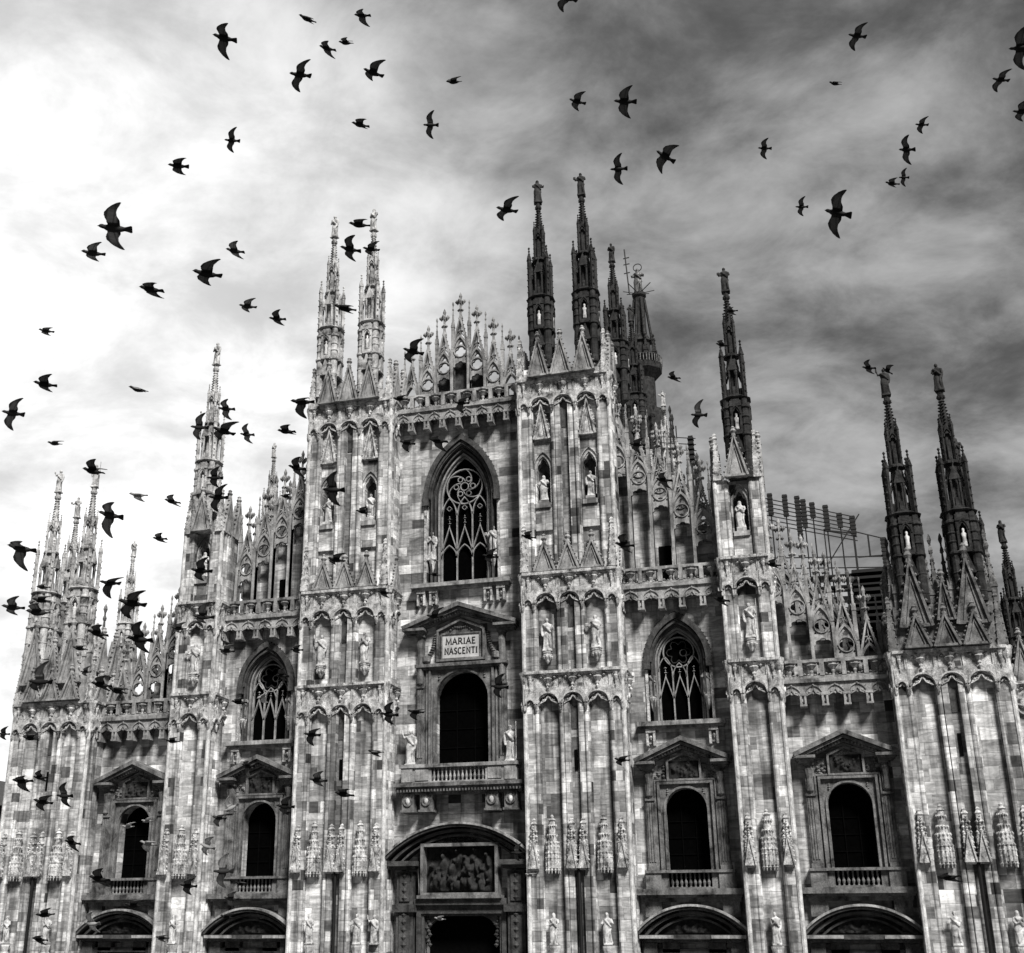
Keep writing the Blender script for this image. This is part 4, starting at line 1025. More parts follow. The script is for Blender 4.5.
# ------------------------------------------------------------------ statues (each one a thing of its own)
def statue_mesh(seed, mat, arms, hood=False, slim=1.0, staff=False, book=False):
    """standing robed figure of unit height, facing -Y, one continuous carved surface"""
    rnd = random.Random(seed); mb = MB(); n = 22; rings = []
    lean = rnd.uniform(-.03, .03); ph = rnd.uniform(0, 6)
    prof = [(0, .135), (.02, .15), (.10, .138), (.22, .128), (.34, .125), (.46, .128), (.54, .118), (.61, .100), (.68, .112), (.75, .125), (.80, .120), (.835, .075), (.855, .042), (.875, .04)]
    for z, r in prof:
        ring = []; cx = lean*math.sin(z*PI*1.1)*1.4; cy = .02*math.sin(z*4+ph)
        fold = .10*max(0, 1-z/.6) if z < .62 else .02
        for k in range(n):
            t = 2*PI*k/n; q_ = 1+fold*math.sin(7*t+ph+z*3)+fold*.5*math.sin(4*t-ph)
            ring.append((cx+r*slim*q_*math.cos(t)*1.08, cy+r*q_*math.sin(t)*.80, z))
        rings.append(ring)
    mb.loft(rings)
    hx = lean*.3+rnd.uniform(-.012, .012)
    mb.lathe(hx, -.012, [(.012, .862), (.042, .878), (.054, .905), (.056, .935), (.05, .965), (.03, .99), (.004, 1.0)], 12, 0, .92, 1.08)
    mb.oct(hx, -.072, .918, .012, .02, .022)                            # nose
    mb.oct(hx, -.05, .885, .03, .03, .025)                              # chin and beard
    if hood: mb.lathe(hx, .012, [(.075, .84), (.068, .90), (.066, .955), (.04, 1.0), (.005, 1.012)], 12)
    else: mb.lathe(hx, .016, [(.045, .885), (.06, .92), (.058, .965), (.03, 1.0)], 10)   # hair
    def limb(pts, rs):
        rr = []
        for i, p in enumerate(pts):
            d = (Vector(pts[min(i+1, len(pts)-1)])-Vector(pts[max(i-1, 0)])).normalized(); u = d.orthogonal().normalized(); v = d.cross(u)
            rr.append([Vector(p)+(u*math.cos(2*PI*k/8)+v*math.sin(2*PI*k/8))*rs[i] for k in range(8)])
        mb.loft(rr)
    for sd_, kind in zip((-1, 1), arms):
        sh = (sd_*.118, .0, .79)
        if kind == 'chest': pts = [sh, (sd_*.155, -.03, .67), (sd_*.13, -.08, .60), (sd_*.03, -.125, .66)]
        elif kind == 'down': pts = [sh, (sd_*.155, .0, .66), (sd_*.155, -.02, .54), (sd_*.14, -.05, .44)]
        elif kind == 'raised': pts = [sh, (sd_*.19, -.03, .76), (sd_*.23, -.06, .86), (sd_*.24, -.06, .98)]
        else: pts = [sh, (sd_*.165, -.04, .68), (sd_*.19, -.10, .63), (sd_*.21, -.17, .66)]
        limb(pts, [.05, .046, .036, .024]); h = pts[-1]; mb.oct(h[0], h[1], h[2], .026, .032)
        if sd_ == 1 and staff: limb([(h[0], h[1], 0.02), (h[0], h[1], .5), (h[0], h[1], 1.08)], [.014, .014, .014])
        if sd_ == -1 and book: mb.box(h[0]-.05, h[0]+.05, h[1]-.05, h[1]+.0, h[2]-.05, h[2]+.06)
    # mantle slung across the body
    limb([(-.11, -.06, .80), (0, -.115, .68), (.11, -.085, .55), (.13, .02, .47)], [.03, .035, .035, .03])
    limb([(.10, -.05, .5), (.08, -.10, .3), (.10, -.08, .08)], [.035, .03, .03])
    mb.box(-.15, .15, -.13, .13, -.04, .015)
    return remesh_to(mb, 'statue', mat, .0155, True, 1)
VAR = [((('chest', 'down')), False, 1.0, False, False), (('out', 'chest'), False, 1.0, False, True), (('down', 'out'), False, .95, True, False), (('chest', 'chest'), True, 1.0, False, False), (('raised', 'down'), False, .95, False, False), (('out', 'out'), True, 1.05, False, False)]
SM = {}
def statue_of(v, mat):
    if (v, mat) not in SM:
        if v in [k[0] for k in SM]:
            src = [SM[k] for k in SM if k[0] == v][0].copy(); src.materials.clear(); src.materials.append(M[mat]); SM[(v, mat)] = src
        else: SM[(v, mat)] = statue_mesh(40+v, M[mat], *VAR[v])
    return SM[(v, mat)]
def statue(x, y, z, h, v, label, group, mat='statue', rz=0.0, name='statue'):
    o = thing(name, label, 'statue', statue_of(v, mat), None, (x, y, z+.03*h), group, rot=(0, 0, rz)); o.scale = (h, h, h); return o
PN = {-30.3: 'left corner tower', -19.15: 'narrow left pier', -7.9: 'wide left pier', 7.9: 'wide right pier', 19.15: 'narrow right pier', 30.3: 'right corner tower'}
LOOK = ['robed stone statue, hand on chest', 'robed stone statue holding a book', 'stone statue with a staff', 'hooded stone statue with folded hands', 'stone statue with one arm raised', 'hooded stone statue with open hands']
G1, G2, G3, G4, G5 = 'statues on the pedestals near the foot of the piers', 'statues on brackets halfway up the piers', 'statues in the pier niches', 'statues in the jambs of the gothic windows', 'statues on the spire tips'
k = 0
for xc in (-30.3, -7.9, 7.9, 30.3):
    for sg, w_ in ((-1, 'left'), (1, 'right')):
        v = (k*2+1) % 6; k += 1
        statue(xc+sg*1.6, YP-.12, 5.4, 1.75, v, f'{LOOK[v]}, low {w_} pedestal of the {PN[xc]}', G1, 'statue', .15*sg)
for i, xc in enumerate((-19.15, 19.15)):
    statue(xc, YP-.12, 5.4, 1.75, (3, 0)[i], f'{LOOK[(3, 0)[i]]}, at the foot of the {PN[xc]}', G1)
statue(-5.15, YP-.15, 5.4, 1.7, 4, f'{LOOK[4]}, at the left edge of the central portal', G1)
for xc in (-7.9, 7.9):
    for sg, w_ in ((-1, 'left'), (1, 'right')):
        v = (k*5) % 6; k += 1; x = xc+sg*1.6
        statue(x, YP+.12, 23.2, 2.15, v, f'{LOOK[v]}, on the {w_} bracket of the {PN[xc]}', G2, 'statue', -.12*sg)
        v = (k*3+2) % 6
        statue(x, YP+.52, 33.65, 1.85, v, f'{LOOK[v]}, in the {w_} niche of the {PN[xc]}', G3, 'statue', .1*sg)
for i, xc in enumerate((-19.15, 19.15)):
    statue(xc, YP+.12, 23.2, 2.2, (1, 2)[i], f'{LOOK[(1, 2)[i]]}, on the bracket of the {PN[xc]}', G2)
    statue(xc, YP+.52, 30.45, 1.85, (5, 3)[i], f'{LOOK[(5, 3)[i]]}, in the niche of the {PN[xc]}', G3)
for xc, z, dx, h, nm in ((0, 30.7, 2.24, 2.1, 'big gothic window'), (-14.4, 20.25, 1.73, 1.65, 'left gothic window'), (14.4, 20.25, 1.73, 1.65, 'right gothic window')):
    for sg, w_ in ((-1, 'left'), (1, 'right')):
        v = k % 6; k += 1
        statue(xc+sg*dx, .14, z, h, v, f'{LOOK[v]}, {w_} jamb of the {nm}', G4, 'statue' if xc == 0 else 'statue_grey')
statue(-3.4, -.65, 16.44, 2.3, 4, 'half draped stone statue with one arm raised, left end of the central balcony', 'statues on the central balcony')
statue(3.4, -.65, 16.44, 2.3, 2, 'draped stone statue holding a staff, right end of the central balcony', 'statues on the central balcony')
TIPS = [('left_c_out', 1.95, 0, 'left pale spire beside the central crest'), ('left_c_in', 1.95, 3, 'right pale spire beside the central crest'),
        ('right_c_in', 1.95, 5, 'left dark spire beside the central crest'), ('right_c_out', 1.95, 1, 'tall right dark spire beside the central crest'),
        ('left_i', 1.9, 0, 'single pale spire between the two left bays'), ('right_i', 1.9, 1, 'single dark spire between the two right bays'),
        ('left_o_out', 1.85, 4, 'left spire of the left corner tower'), ('left_o_in', 1.85, 2, 'right spire of the left corner tower'), ('left_o_back', 1.75, 1, 'rear middle spire of the left corner tower'),
        ('right_o_in', 1.9, 4, 'left spire of the right corner tower'), ('right_o_out', 1.9, 0, 'right spire of the right corner tower'), ('right_o_back', 1.7, 3, 'rear spire hidden behind the right corner tower'),
        ('back_right', 1.5, 3, 'slim spire at the right edge'), ('back_612', 1.8, 0, 'slim spire just right of the dark twin spires'), ('back_632', 1.6, 5, 'spire just left of the great far spire'),
        ('back_663', 1.4, 1, 'short spire just right of the great far spire'), ('back_273', 1.35, 3, 'thin pale spire behind the left inner bay'), ('back_133', 1.4, 2, 'thin spire behind the left outer bay')]
for key, h, v, nm in TIPS:
    x, y, z = tops[key]; dark = key.startswith('right') or key in ('back_612', 'back_632', 'back_right')
    statue(x, y, z-.03*h, h, v, f'small {"dark" if dark else "pale"} statue topping the {nm}', G5, 'statue_dark' if dark else 'statue', .3*((v % 3)-1))
mad = statue(bx, by, 113.1, 5.2, 5, 'gilded figure with open arms on top of the great spire far behind', None, 'gilt', name='gilded_statue')
ha = MB(); ha.bar(circ(bx, 118.7, .75, 16), .14, by-.05, by+.05, True); 
ha.tube((bx-1.6, by-.6, 113.2), (bx-2.1, by-.6, 122.5), .13, 5)
for z in (117.5, 119.3, 120.6): ha.tube((bx-2.4, by-.6, z), (bx-1.3, by-.6, z+.1), .1, 4)
for k in range(8): ha.tube((bx, by, 113.3), (bx+2.8*math.cos(k*PI/4+.2), by+2.8*math.sin(k*PI/4+.2), 113.9+.5*(k % 2)), .08, 4)
hme = ha.mesh('halo_and_lance', M['iron']); ho = bpy.data.objects.new('halo_and_lance', hme); COL.objects.link(ho); ho.parent = mad
ho.matrix_parent_inverse = Matrix.LocRotScale(mad.location, None, mad.scale).inverted()

# ------------------------------------------------------------------ roof scaffold on the right
sc_ = thing('roof_scaffold', 'dark scaffold of posts, rails and boards on the roof behind the right outer bay', 'scaffold', loc=(24.5, 9, 26))
def spart(name, mb, mat): 
    o = part(name, mb, M[mat], sc_); o.matrix_parent_inverse = Matrix.Translation((-24.5, -9, -26)); return o
posts = [(20.95, 36.4, 1.7), (22.0, 36.2, 1.7), (22.85, 36.0, 3.4), (23.25, 35.7, 2.2), (23.85, 35.4, 1.2), (24.75, 35.1, 2.0), (25.65, 34.4, 1.1), (26.5, 34.1, 1.5), (28.4, 32.3, 2.6)]
for (x, z, ln) in posts:
    p = MB(); p.box(x-.17, x+.17, 8.9, 9.1, z-ln, z)
    for k in range(int(ln/.28)): p.box(x-.20, x+.20, 8.87, 9.13, z-.2-k*.28, z-.08-k*.28)
    p.tube((x, 9, 24), (x, 9, z), .05, 5); spart('post', p, 'iron')
r = MB()
for k in range(7):
    d = .33*k; r.tube((20.2, 9, 36.2-d), (26.7, 9, 34.0-d*.9), .045, 4)
for k in range(4): r.tube((20.2, 9, 31.5-k*.8), (28.5, 9, 30.9-k*.8), .05, 4)
r.tube((26.6, 9, 32.9), (28.5, 9, 32.2), .05, 4); r.tube((26.6, 9, 31.0), (28.4, 9, 31.0), .06, 4); r.tube((27.42, 9, 31), (27.42, 9, 32.6), .08, 4)
r.tube((24.2, 9, 30.2), (27.0, 9, 34.2), .05, 4); r.tube((26.45, 9, 24), (26.45, 9, 34), .07, 4); r.tube((24.5, 9, 24), (24.5, 9, 33.3), .06, 4)
r.tube((24.5, 9, 33.2), (26.5, 9, 32.8), .07, 4)
spart('rail', r, 'iron')
bd = MB()
for k in range(9): bd.box(26.0, 28.9, 8.0, 10.0, 26.0+k*.45, 26.0+k*.45+.13+.05*(k % 3))
for k in range(5): bd.box(23.0, 26.3, 8.4, 10.0, 26.4+k*.8, 26.4+k*.8+.1)
bd.box(23.2, 28.8, 9.6, 9.8, 21, 27.2); bd.box(26.4, 28.6, 9.3, 9.4, 26, 29.8); spart('board', bd, 'iron')
# second scaffold seen over the inner right bay
s2 = thing('roof_scaffold', 'small piece of dark scaffold on the roof behind the right inner bay', 'scaffold', loc=(16, 8, 32))
p = MB()
for k in range(3): p.tube((13.2, 8, 41.5-k*.5), (16.0, 8, 41.0-k*.5), .04, 4)
rails = part('rail', p, M['iron'], s2); rails.matrix_parent_inverse = Matrix.Translation((-16, -8, -32))
p = MB(); p.box(15.45, 15.8, 7.8, 8.2, 39.2, 41.2)
for k in range(5): p.box(15.4, 15.85, 7.7, 8.3, 39.3+k*.4, 39.42+k*.4)
for x in (13.4, 14.6): p.tube((x, 8, 31), (x, 8, 42.2), .06, 4)
pp = part('post', p, M['iron'], s2); pp.matrix_parent_inverse = Matrix.Translation((-16, -8, -32))

# ------------------------------------------------------------------ the house at the left edge
hs = thing('town_house', 'dark corner of a town house with deep eaves at the left edge', 'building', loc=(-52, 30, 0))
def hpart(name, mb, mat, parent=None):
    o = part(name, mb, M[mat], parent or hs)
    if not parent: o.matrix_parent_inverse = Matrix.Translation((52, -30, 0))
    return o
b = MB(); b.box(-72, -55.2, 24, 60, 0, 17.0); hpart('wall', b, 'recess')
b = MB(); b.box(-73, -54.3, 23, 61, 17.0, 17.5); b.plate([(-73.5, 17.5), (-53.8, 17.5), (-58, 20.5), (-69, 20.5)], [], 22.6, 61.4); hpart('roof', b, 'slate')
for z in (3, 8, 13):
    for x in (-70, -66, -62, -58):
        b = MB(); b.box(x-.8, x+.8, 23.9, 24.1, z, z+2.6); hpart('window', b, 'glass')
for z in (3, 8, 13):
    for y in (28, 33, 38, 43):
        b = MB(); b.box(-55.3, -55.1, y-.8, y+.8, z, z+2.6); hpart('window', b, 'glass')
b = MB(); b.box(-72.2, -55.0, 23.8, 60.2, 11.6, 12.0); b.box(-72.2, -55.0, 23.8, 60.2, 16.4, 16.9); hpart('cornice', b, 'frame')

# ------------------------------------------------------------------ pigeons
def pigeon_material(name, belly, edge, mid):
    mt, t, b = newmat(name, 0.75); q = NT(t)
    tcn = q.n('ShaderNodeTexCoord'); sp = q.n('ShaderNodeSeparateXYZ'); q.l(tcn.outputs['Object'], sp.inputs[0])
    ay = q.m('ABSOLUTE', sp.outputs[1])
    inner = q.rng(ay, .045, .075, 0, 1, True)                          # the wing lining starts beside the body
    outer = q.rng(ay, .18, .29, 1, .25, True)                          # dark primaries
    # trailing edge bars run along the wing
    xx = q.m('ADD', sp.outputs[0], q.m('MULTIPLY', ay, .18))
    trail = q.rng(xx, -.035, .0, 0, 1, True)
    bar_ = q.rng(q.m('ABSOLUTE', q.m('SUBTRACT', xx, .02)), .005, .012, .5, 1, True)
    lead = q.rng(xx, .085, .10, 1, .3, True)
    f = q.m('MULTIPLY', q.m('MULTIPLY', inner, outer), q.m('MULTIPLY', q.m('MULTIPLY', trail, lead), bar_))
    fea = q.rng(q.noise(q.map(tcn.outputs['Object'], (25, 90, 25)), 1.0, 3, .6), .3, .7, .75, 1.2)
    v = q.m('ADD', q.m('MULTIPLY', q.m('MULTIPLY', f, mid-edge), fea), edge)
    tail = q.rng(sp.outputs[0], -.125, -.115, 0, 1)
    v = q.m('ADD', q.m('MULTIPLY', v, q.m('ADD', q.m('MULTIPLY', inner, 1), 0)), q.m('MULTIPLY', q.m('SUBTRACT', 1, inner), belly))
    q.l(q.grey(v), b.inputs['Base Color'])
    # feathers let some sky light through
    tr = q.n('ShaderNodeBsdfTranslucent'); q.l(q.grey(q.m('MULTIPLY', v, .9)), tr.inputs['Color'])
    mx = q.n('ShaderNodeMixShader'); q.l(q.m('MULTIPLY', f, .35), mx.inputs[0])
    q.l(b.outputs[0], mx.inputs[1]); q.l(tr.outputs[0], mx.inputs[2]); q.l(mx.outputs[0], t.nodes['Material Output'].inputs[0])
    return mt
PM = [pigeon_material('dark_pigeon', .004, .005, .15), pigeon_material('white_winged_pigeon', .25, .30, .75), pigeon_material('grey_pigeon', .02, .02, .36)]
def pigeon_mesh(flap, sweep, mat):
    """one continuous bird: body along +X, wings along +-Y raised by flap degrees, sweep 0 (stretched) to 2 (half folded)"""
    mb = MB(); n = 12
    st = [(.165, .006, .024, .006), (.156, .014, .024, .014), (.142, .021, .024, .022), (.125, .024, .022, .026), (.105, .023, .014, .025), (.08, .032, .004, .033), (.045, .041, -.002, .042), (0, .043, -.004, .044), (-.045, .038, -.004, .037), (-.085, .030, -.002, .030), (-.11, .026, .0, .018), (-.14, .038, .002, .009), (-.178, .056, .003, .007), (-.192, .048, .003, .005)]
    mb.loft([[(x, ry*math.cos(2*PI*k/n), zc+rz*math.sin(2*PI*k/n)) for k in range(n)] for x, ry, zc, rz in st])
    mb.oct(.170, 0, .021, .014, .007, .007)
    # planform stations: span, leading x, trailing x
    if sweep == 0: pl_ = [(.0, .068, -.06), (.05, .075, -.065), (.10, .088, -.062), (.15, .106, -.036), (.20, .094, -.034), (.24, .062, -.046), (.28, .022, -.068), (.315, -.032, -.086), (.330, -.068, -.094)]
    elif sweep == 1: pl_ = [(.0, .068, -.06), (.05, .080, -.065), (.095, .098, -.06), (.135, .100, -.055), (.18, .080, -.056), (.225, .040, -.074), (.265, -.010, -.092), (.295, -.065, -.112), (.305, -.095, -.118)]
    else: pl_ = [(.0, .068, -.06), (.045, .085, -.065), (.08, .100, -.065), (.11, .098, -.07), (.14, .065, -.085), (.165, .02, -.105), (.185, -.04, -.13), (.195, -.095, -.15), (.195, -.13, -.155)]
    for sg in (-1, 1):
        rings = []; y = z = 0.0; prev = 0.0
        for i, (sp_, le, te) in enumerate(pl_):
            a = math.radians(flap*(1.0 if sp_ < .12 else .85) + (6 if sp_ < .12 else (-8 if flap > 0 else 4)))
            y += (sp_-prev)*math.cos(a); z += (sp_-prev)*math.sin(a); prev = sp_
            th = .0105*(1-sp_/.95)
            ch = le-te; nx, nz = -math.sin(a), math.cos(a)
            row = []
            for fx, s_ in ((0, 0), (.12, .9), (.35, 1.0), (.7, .65), (1, .42), (1, -.42), (.7, -.55), (.35, -.7), (.12, -.7)):
                o_ = s_*th; cam_ = .10*ch*(fx-fx*fx)*2
                row.append((le-ch*fx, sg*(y+nx*(o_+cam_)), z+nz*(o_+cam_)+.012))
            rings.append(row)
        mb.loft(rings)
    me = remesh_to(mb, 'pigeon', mat, .0048, True, 1)
    return me
PIG = {}
def pigeon(loc, rot, flap, sweep, tone, label):
    key = (flap, sweep, tone)
    if key not in PIG:
        alt = next((k_ for k_ in PIG if k_[:2] == key[:2]), None)
        if alt: me = PIG[alt].copy(); me.materials.clear(); me.materials.append(PM[tone]); PIG[key] = me
        else: PIG[key] = pigeon_mesh(flap, sweep, PM[tone])
    return thing('pigeon', label, 'pigeon', PIG[key], None, loc, 'pigeons flying in front of the cathedral', rot=rot)
BIRDS = [
((14.561, -62.329, 18.950), (0.181, -0.181, -2.750), -20, 0, 0, 'dark pigeon, wings spread wide, large, alone in the upper left sky'),
((13.645, -57.676, 23.587), (-0.506, -0.239, -2.598), -10, 2, 0, 'dark pigeon, wings held level, leftmost of the four near the top edge left of centre'),
((13.968, -57.383, 23.037), (-0.145, -0.322, -2.926), -10, 1, 0, 'dark pigeon just left of a tiny bird, below the top edge left of centre'),
((14.988, -60.640, 19.546), (0.224, 0.232, -2.427), -10, 0, 0, 'dark pigeon, one wing hanging down, diving shape below two birds, upper left of centre'),
((10.325, -54.369, 23.833), (0.452, 0.197, -2.495), 0, 0, 0, 'dark pigeon, wings spread wide, small, halfway down the upper left sky, below the large one'),
((12.064, -59.274, 19.379), (0.227, 0.091, -2.605), -10, 2, 0, 'dark pigeon, wings drawn in, left sky, above the pair of large left birds'),
((14.253, -56.322, 24.700), (-0.108, -0.134, -3.003), -20, 1, 0, 'dark pigeon, wings half spread, topmost of the cluster left of centre at the top'),
((12.750, -53.622, 26.639), (-0.580, -0.138, -2.935), 20, 1, 0, 'dark pigeon tiny one wedged beside another bird near the top left of centre'),
((15.829, -59.613, 20.211), (-0.018, -0.002, -2.403), 20, 1, 0, 'dark pigeon broad one at the bottom of the top cluster left of centre'),
((15.578, -54.068, 24.486), (-0.600, 0.201, -2.689), 20, 1, 0, 'dark pigeon, both wings raised, flapping alone in the upper middle of the sky'),
((14.449, -56.727, 21.611), (-0.165, -0.187, -2.813), 10, 2, 0, 'dark pigeon, wings drawn in, below the top cluster left of centre, wings half closed'),
((14.764, -53.198, 24.159), (0.723, 0.131, -2.683), 10, 0, 0, 'dark pigeon, wings spread wide, slender cross shape in the upper middle of the sky'),
((19.068, -59.099, 21.387), (-0.080, -0.020, -2.510), -10, 0, 0, 'dark pigeon cut off by the top edge at the middle of the photo'),
((18.404, -54.495, 22.982), (0.029, -0.166, -2.727), 0, 1, 0, 'dark pigeon, wings half spread, left of the pair high above the dark central spires'),
((19.920, -59.057, 19.127), (0.297, -0.082, -2.956), -10, 1, 0, 'dark pigeon right, larger one of the pair high above the dark central spires'),
((19.102, -53.810, 21.648), (0.753, -0.033, -3.020), -10, 0, 0, 'dark pigeon, wings spread wide, upright crossbow shape right above the tall dark central spire'),
((17.946, -59.041, 17.501), (0.068, 0.069, -2.510), 0, 0, 0, "dark pigeon, one wing hanging down, alone just left of the dark twin spires' tips"),
((20.392, -57.805, 18.874), (0.299, -0.459, -2.641), -10, 1, 0, 'dark pigeon, wings spread wide, climbing steeply to the right of the tall dark central spire'),
((24.018, -54.537, 23.235), (0.196, -0.038, -2.773), -10, 0, 0, 'dark pigeon, wings spread wide, highest one right of centre'),
((24.261, -45.954, 28.827), (-0.653, -0.085, -2.749), 10, 2, 0, 'dark pigeon, wings held level, gliding edge-on, a mere dash in the upper right sky'),
((22.183, -47.081, 26.315), (0.367, -0.143, -3.048), -10, 0, 0, 'dark pigeon, wings spread wide, small, alone above the single dark right spire'),
((23.100, -43.854, 26.396), (0.460, -0.081, -3.036), 0, 0, 0, 'dark pigeon, wings spread wide, smallest, left of the big bird in the right sky'),
((22.754, -60.819, 15.393), (0.675, -0.462, 3.007), -10, 0, 0, 'dark pigeon, wings spread wide, biggest in the right sky'),
((26.478, -44.915, 27.736), (0.212, -0.062, -2.934), -10, 1, 0, 'dark pigeon, wings spread wide, top of the column of four in the right sky'),
((24.930, -52.249, 22.010), (0.667, -0.383, 2.786), -10, 0, 0, 'dark pigeon second from the top of the column of four in the right sky'),
((26.949, -36.711, 31.492), (0.823, -0.301, 2.977), 0, 0, 0, 'dark pigeon, wings spread wide, tiny right one of the touching pair in the right sky'),
((25.235, -46.932, 24.697), (-0.182, -0.282, -3.111), 0, 1, 0, 'dark pigeon, wings half spread, left one of the touching pair in the right sky'),
((26.962, -52.156, 23.384), (0.088, -0.047, -2.810), -10, 0, 0, 'dark pigeon, wings spread wide, near the right edge, below the one cut off'),
((25.872, -58.329, 19.319), (0.726, -0.249, 2.986), -10, 0, 0, 'dark pigeon, wings spread wide, large, cut by the right edge near the top'),
((27.318, -51.822, 22.748), (0.087, -0.196, -3.108), 0, 0, 0, 'dark pigeon, wings spread wide, small, cut by the right edge lower down'),
((15.068, -65.168, 13.875), (0.299, 0.012, -2.675), 0, 0, 2, 'dark pigeon, wings spread wide, biggest and nearest of all, in the left sky'),
((11.781, -60.994, 16.636), (-0.017, 0.088, -2.505), 0, 1, 2, 'dark pigeon, wings half spread, just below and left of the biggest left bird'),
((13.543, -62.021, 15.131), (0.043, -0.173, -2.890), -10, 2, 0, 'dark pigeon, wings drawn in, left sky below the biggest bird, wings narrow'),
((5.214, -53.462, 20.153), (0.065, 0.073, -2.406), -10, 2, 2, 'dark pigeon, wings drawn in, small, far left in the white sky'),
((12.389, -57.633, 18.580), (0.019, -0.162, -2.857), 0, 1, 2, 'dark pigeon, wings half spread, upper of the pair in the middle of the left sky'),
((15.135, -63.279, 14.385), (0.065, 0.067, -2.462), 0, 1, 0, 'dark pigeon large lower one of the pair in the middle of the left sky'),
((11.687, -55.668, 18.584), (0.015, 0.103, -2.485), 10, 1, 2, 'dark pigeon, wings half spread, left of two small ones over the single pale spire'),
((11.942, -54.823, 18.705), (0.087, -0.043, -2.860), 10, 1, 0, 'dark pigeon, wings half spread, right of two small ones beside the single pale spire'),
((10.609, -60.229, 14.897), (0.062, -0.015, -2.558), 0, 1, 0, 'dark pigeon, wings half spread, left edge sky, above the large spread one'),
((9.794, -59.877, 14.650), (0.616, 0.117, -2.219), -10, 0, 2, 'dark pigeon, wings spread wide, spread wide at the left edge above the corner tower'),
((10.419, -57.326, 16.150), (-0.340, -0.098, -2.568), -10, 2, 2, 'dark pigeon gliding edge-on in the empty white sky left of the single pale spire'),
((5.151, -52.559, 17.607), (-0.213, 0.164, -2.143), 10, 1, 2, "dark pigeon, both wings raised, small, just above the left corner tower's spires"),
((11.459, -59.926, 13.427), (-0.075, -0.183, -2.872), 30, 1, 0, 'dark pigeon passing in front of the right tip of the left corner tower'),
((9.558, -55.660, 14.738), (-0.088, 0.002, -2.693), -20, 1, 1, "pale pigeon, one wing hanging down, right of the left corner tower's spires"),
((9.469, -54.237, 15.101), (0.085, -0.191, -2.893), 0, 1, 2, 'dark pigeon, wings half spread, right of the pale one, left of the single pale spire'),
((12.699, -61.191, 12.160), (0.657, -0.180, -2.749), -30, 0, 2, "dark pigeon, wings half spread, large, right beside the left corner tower's spires"),
((12.600, -62.853, 11.176), (0.358, -0.139, -2.730), -30, 0, 2, 'dark pigeon, one wing hanging down, large with one wing hanging, left of the corner tower'),
((7.843, -51.947, 15.151), (0.323, -0.074, -2.972), 0, 2, 2, "dark pigeon, wings drawn in, small, left of the single pale spire's foot"),
((10.790, -58.161, 12.156), (0.465, 0.130, -2.156), -30, 1, 0, 'dark pigeon, one wing hanging down, left of the thin spire behind the left outer bay'),
((13.552, -61.782, 10.672), (0.367, -0.010, -2.334), -10, 0, 0, 'dark pigeon large, in front of the thin spire behind the left outer bay'),
((9.490, -58.880, 11.653), (0.254, 0.016, -2.502), 0, 0, 2, 'dark pigeon, wings half spread, left edge, beside the left corner tower'),
((3.239, -49.786, 14.939), (-0.063, -0.015, -2.899), 0, 2, 2, 'dark pigeon, wings held level, top of three in front of the left corner tower'),
((7.526, -55.541, 12.780), (0.019, 0.079, -2.184), 10, 2, 0, 'dark pigeon, wings drawn in, middle of three in front of the left corner tower'),
((11.602, -61.044, 10.877), (-0.097, -0.045, -2.892), 20, 1, 2, 'dark pigeon lowest and largest of three in front of the left corner tower'),
((10.505, -57.955, 11.358), (0.203, -0.189, -2.759), 10, 1, 0, "dark pigeon, one wing lifted, right side of the left corner tower's upper gables"),
((13.274, -61.092, 10.370), (0.489, -0.092, -2.870), 10, 0, 0, "dark pigeon, one wing lifted, large, over the left outer bay's lowest gables"),
((5.267, -50.847, 12.969), (-0.005, -0.060, -2.466), 10, 2, 2, "dark pigeon, wings held level, small, in front of the left corner tower's gables"),
((10.616, -59.475, 10.249), (0.703, 0.118, -2.186), 30, 0, 0, "dark pigeon, one wing lifted, one wing straight up, at the left corner tower's lower gables"),
((-1.192, -41.065, 14.699), (0.421, 0.096, -2.351), 10, 1, 2, "dark pigeon, one wing lifted, tiny, at the left corner tower's right edge"),
((10.483, -57.666, 10.543), (0.250, -0.126, -2.779), 10, 1, 0, 'dark pigeon, wings half spread, left of a touching pair over the left outer balustrade'),
((10.153, -56.666, 10.639), (0.011, -0.133, -2.177), 0, 2, 0, 'dark pigeon, wings drawn in, right of a touching pair over the left outer balustrade'),
((5.107, -52.108, 10.669), (0.149, -0.021, -2.248), 10, 2, 0, "dark pigeon, wings drawn in, below the left corner tower's carved ledge"),
((-1.693, -44.217, 12.206), (0.598, 0.019, -2.464), 0, 1, 0, 'dark pigeon, wings half spread, cut by the left edge beside the left corner tower'),
((8.395, -56.636, 9.146), (0.379, 0.014, -2.699), -20, 1, 0, "dark pigeon, one wing hanging down, left of two above the left corner tower's canopies"),
((4.062, -50.142, 10.057), (0.362, -0.005, -2.874), 10, 1, 0, "dark pigeon, wings half spread, right of two above the left corner tower's canopies"),
((7.986, -55.410, 8.906), (0.405, -0.098, -2.369), -10, 1, 0, "dark pigeon, wings half spread, just above the left corner tower's canopies"),
((6.714, -52.932, 9.286), (0.793, -0.002, -2.848), 10, 0, 0, "dark pigeon, wings spread wide, spread in a cross above the left corner tower's right canopy"),
((6.782, -52.578, 8.362), (0.512, -0.169, -2.909), -10, 1, 0, 'dark pigeon, wings half spread, against the right canopies of the left corner tower'),
((7.008, -53.573, 6.926), (0.282, 0.086, -2.473), 10, 1, 0, 'dark pigeon just above a statue at the foot of the left corner tower'),
((4.883, -50.637, 6.424), (0.345, -0.089, -2.766), -10, 1, 0, 'dark pigeon, wings half spread, beside a statue at the foot of the left corner tower'),
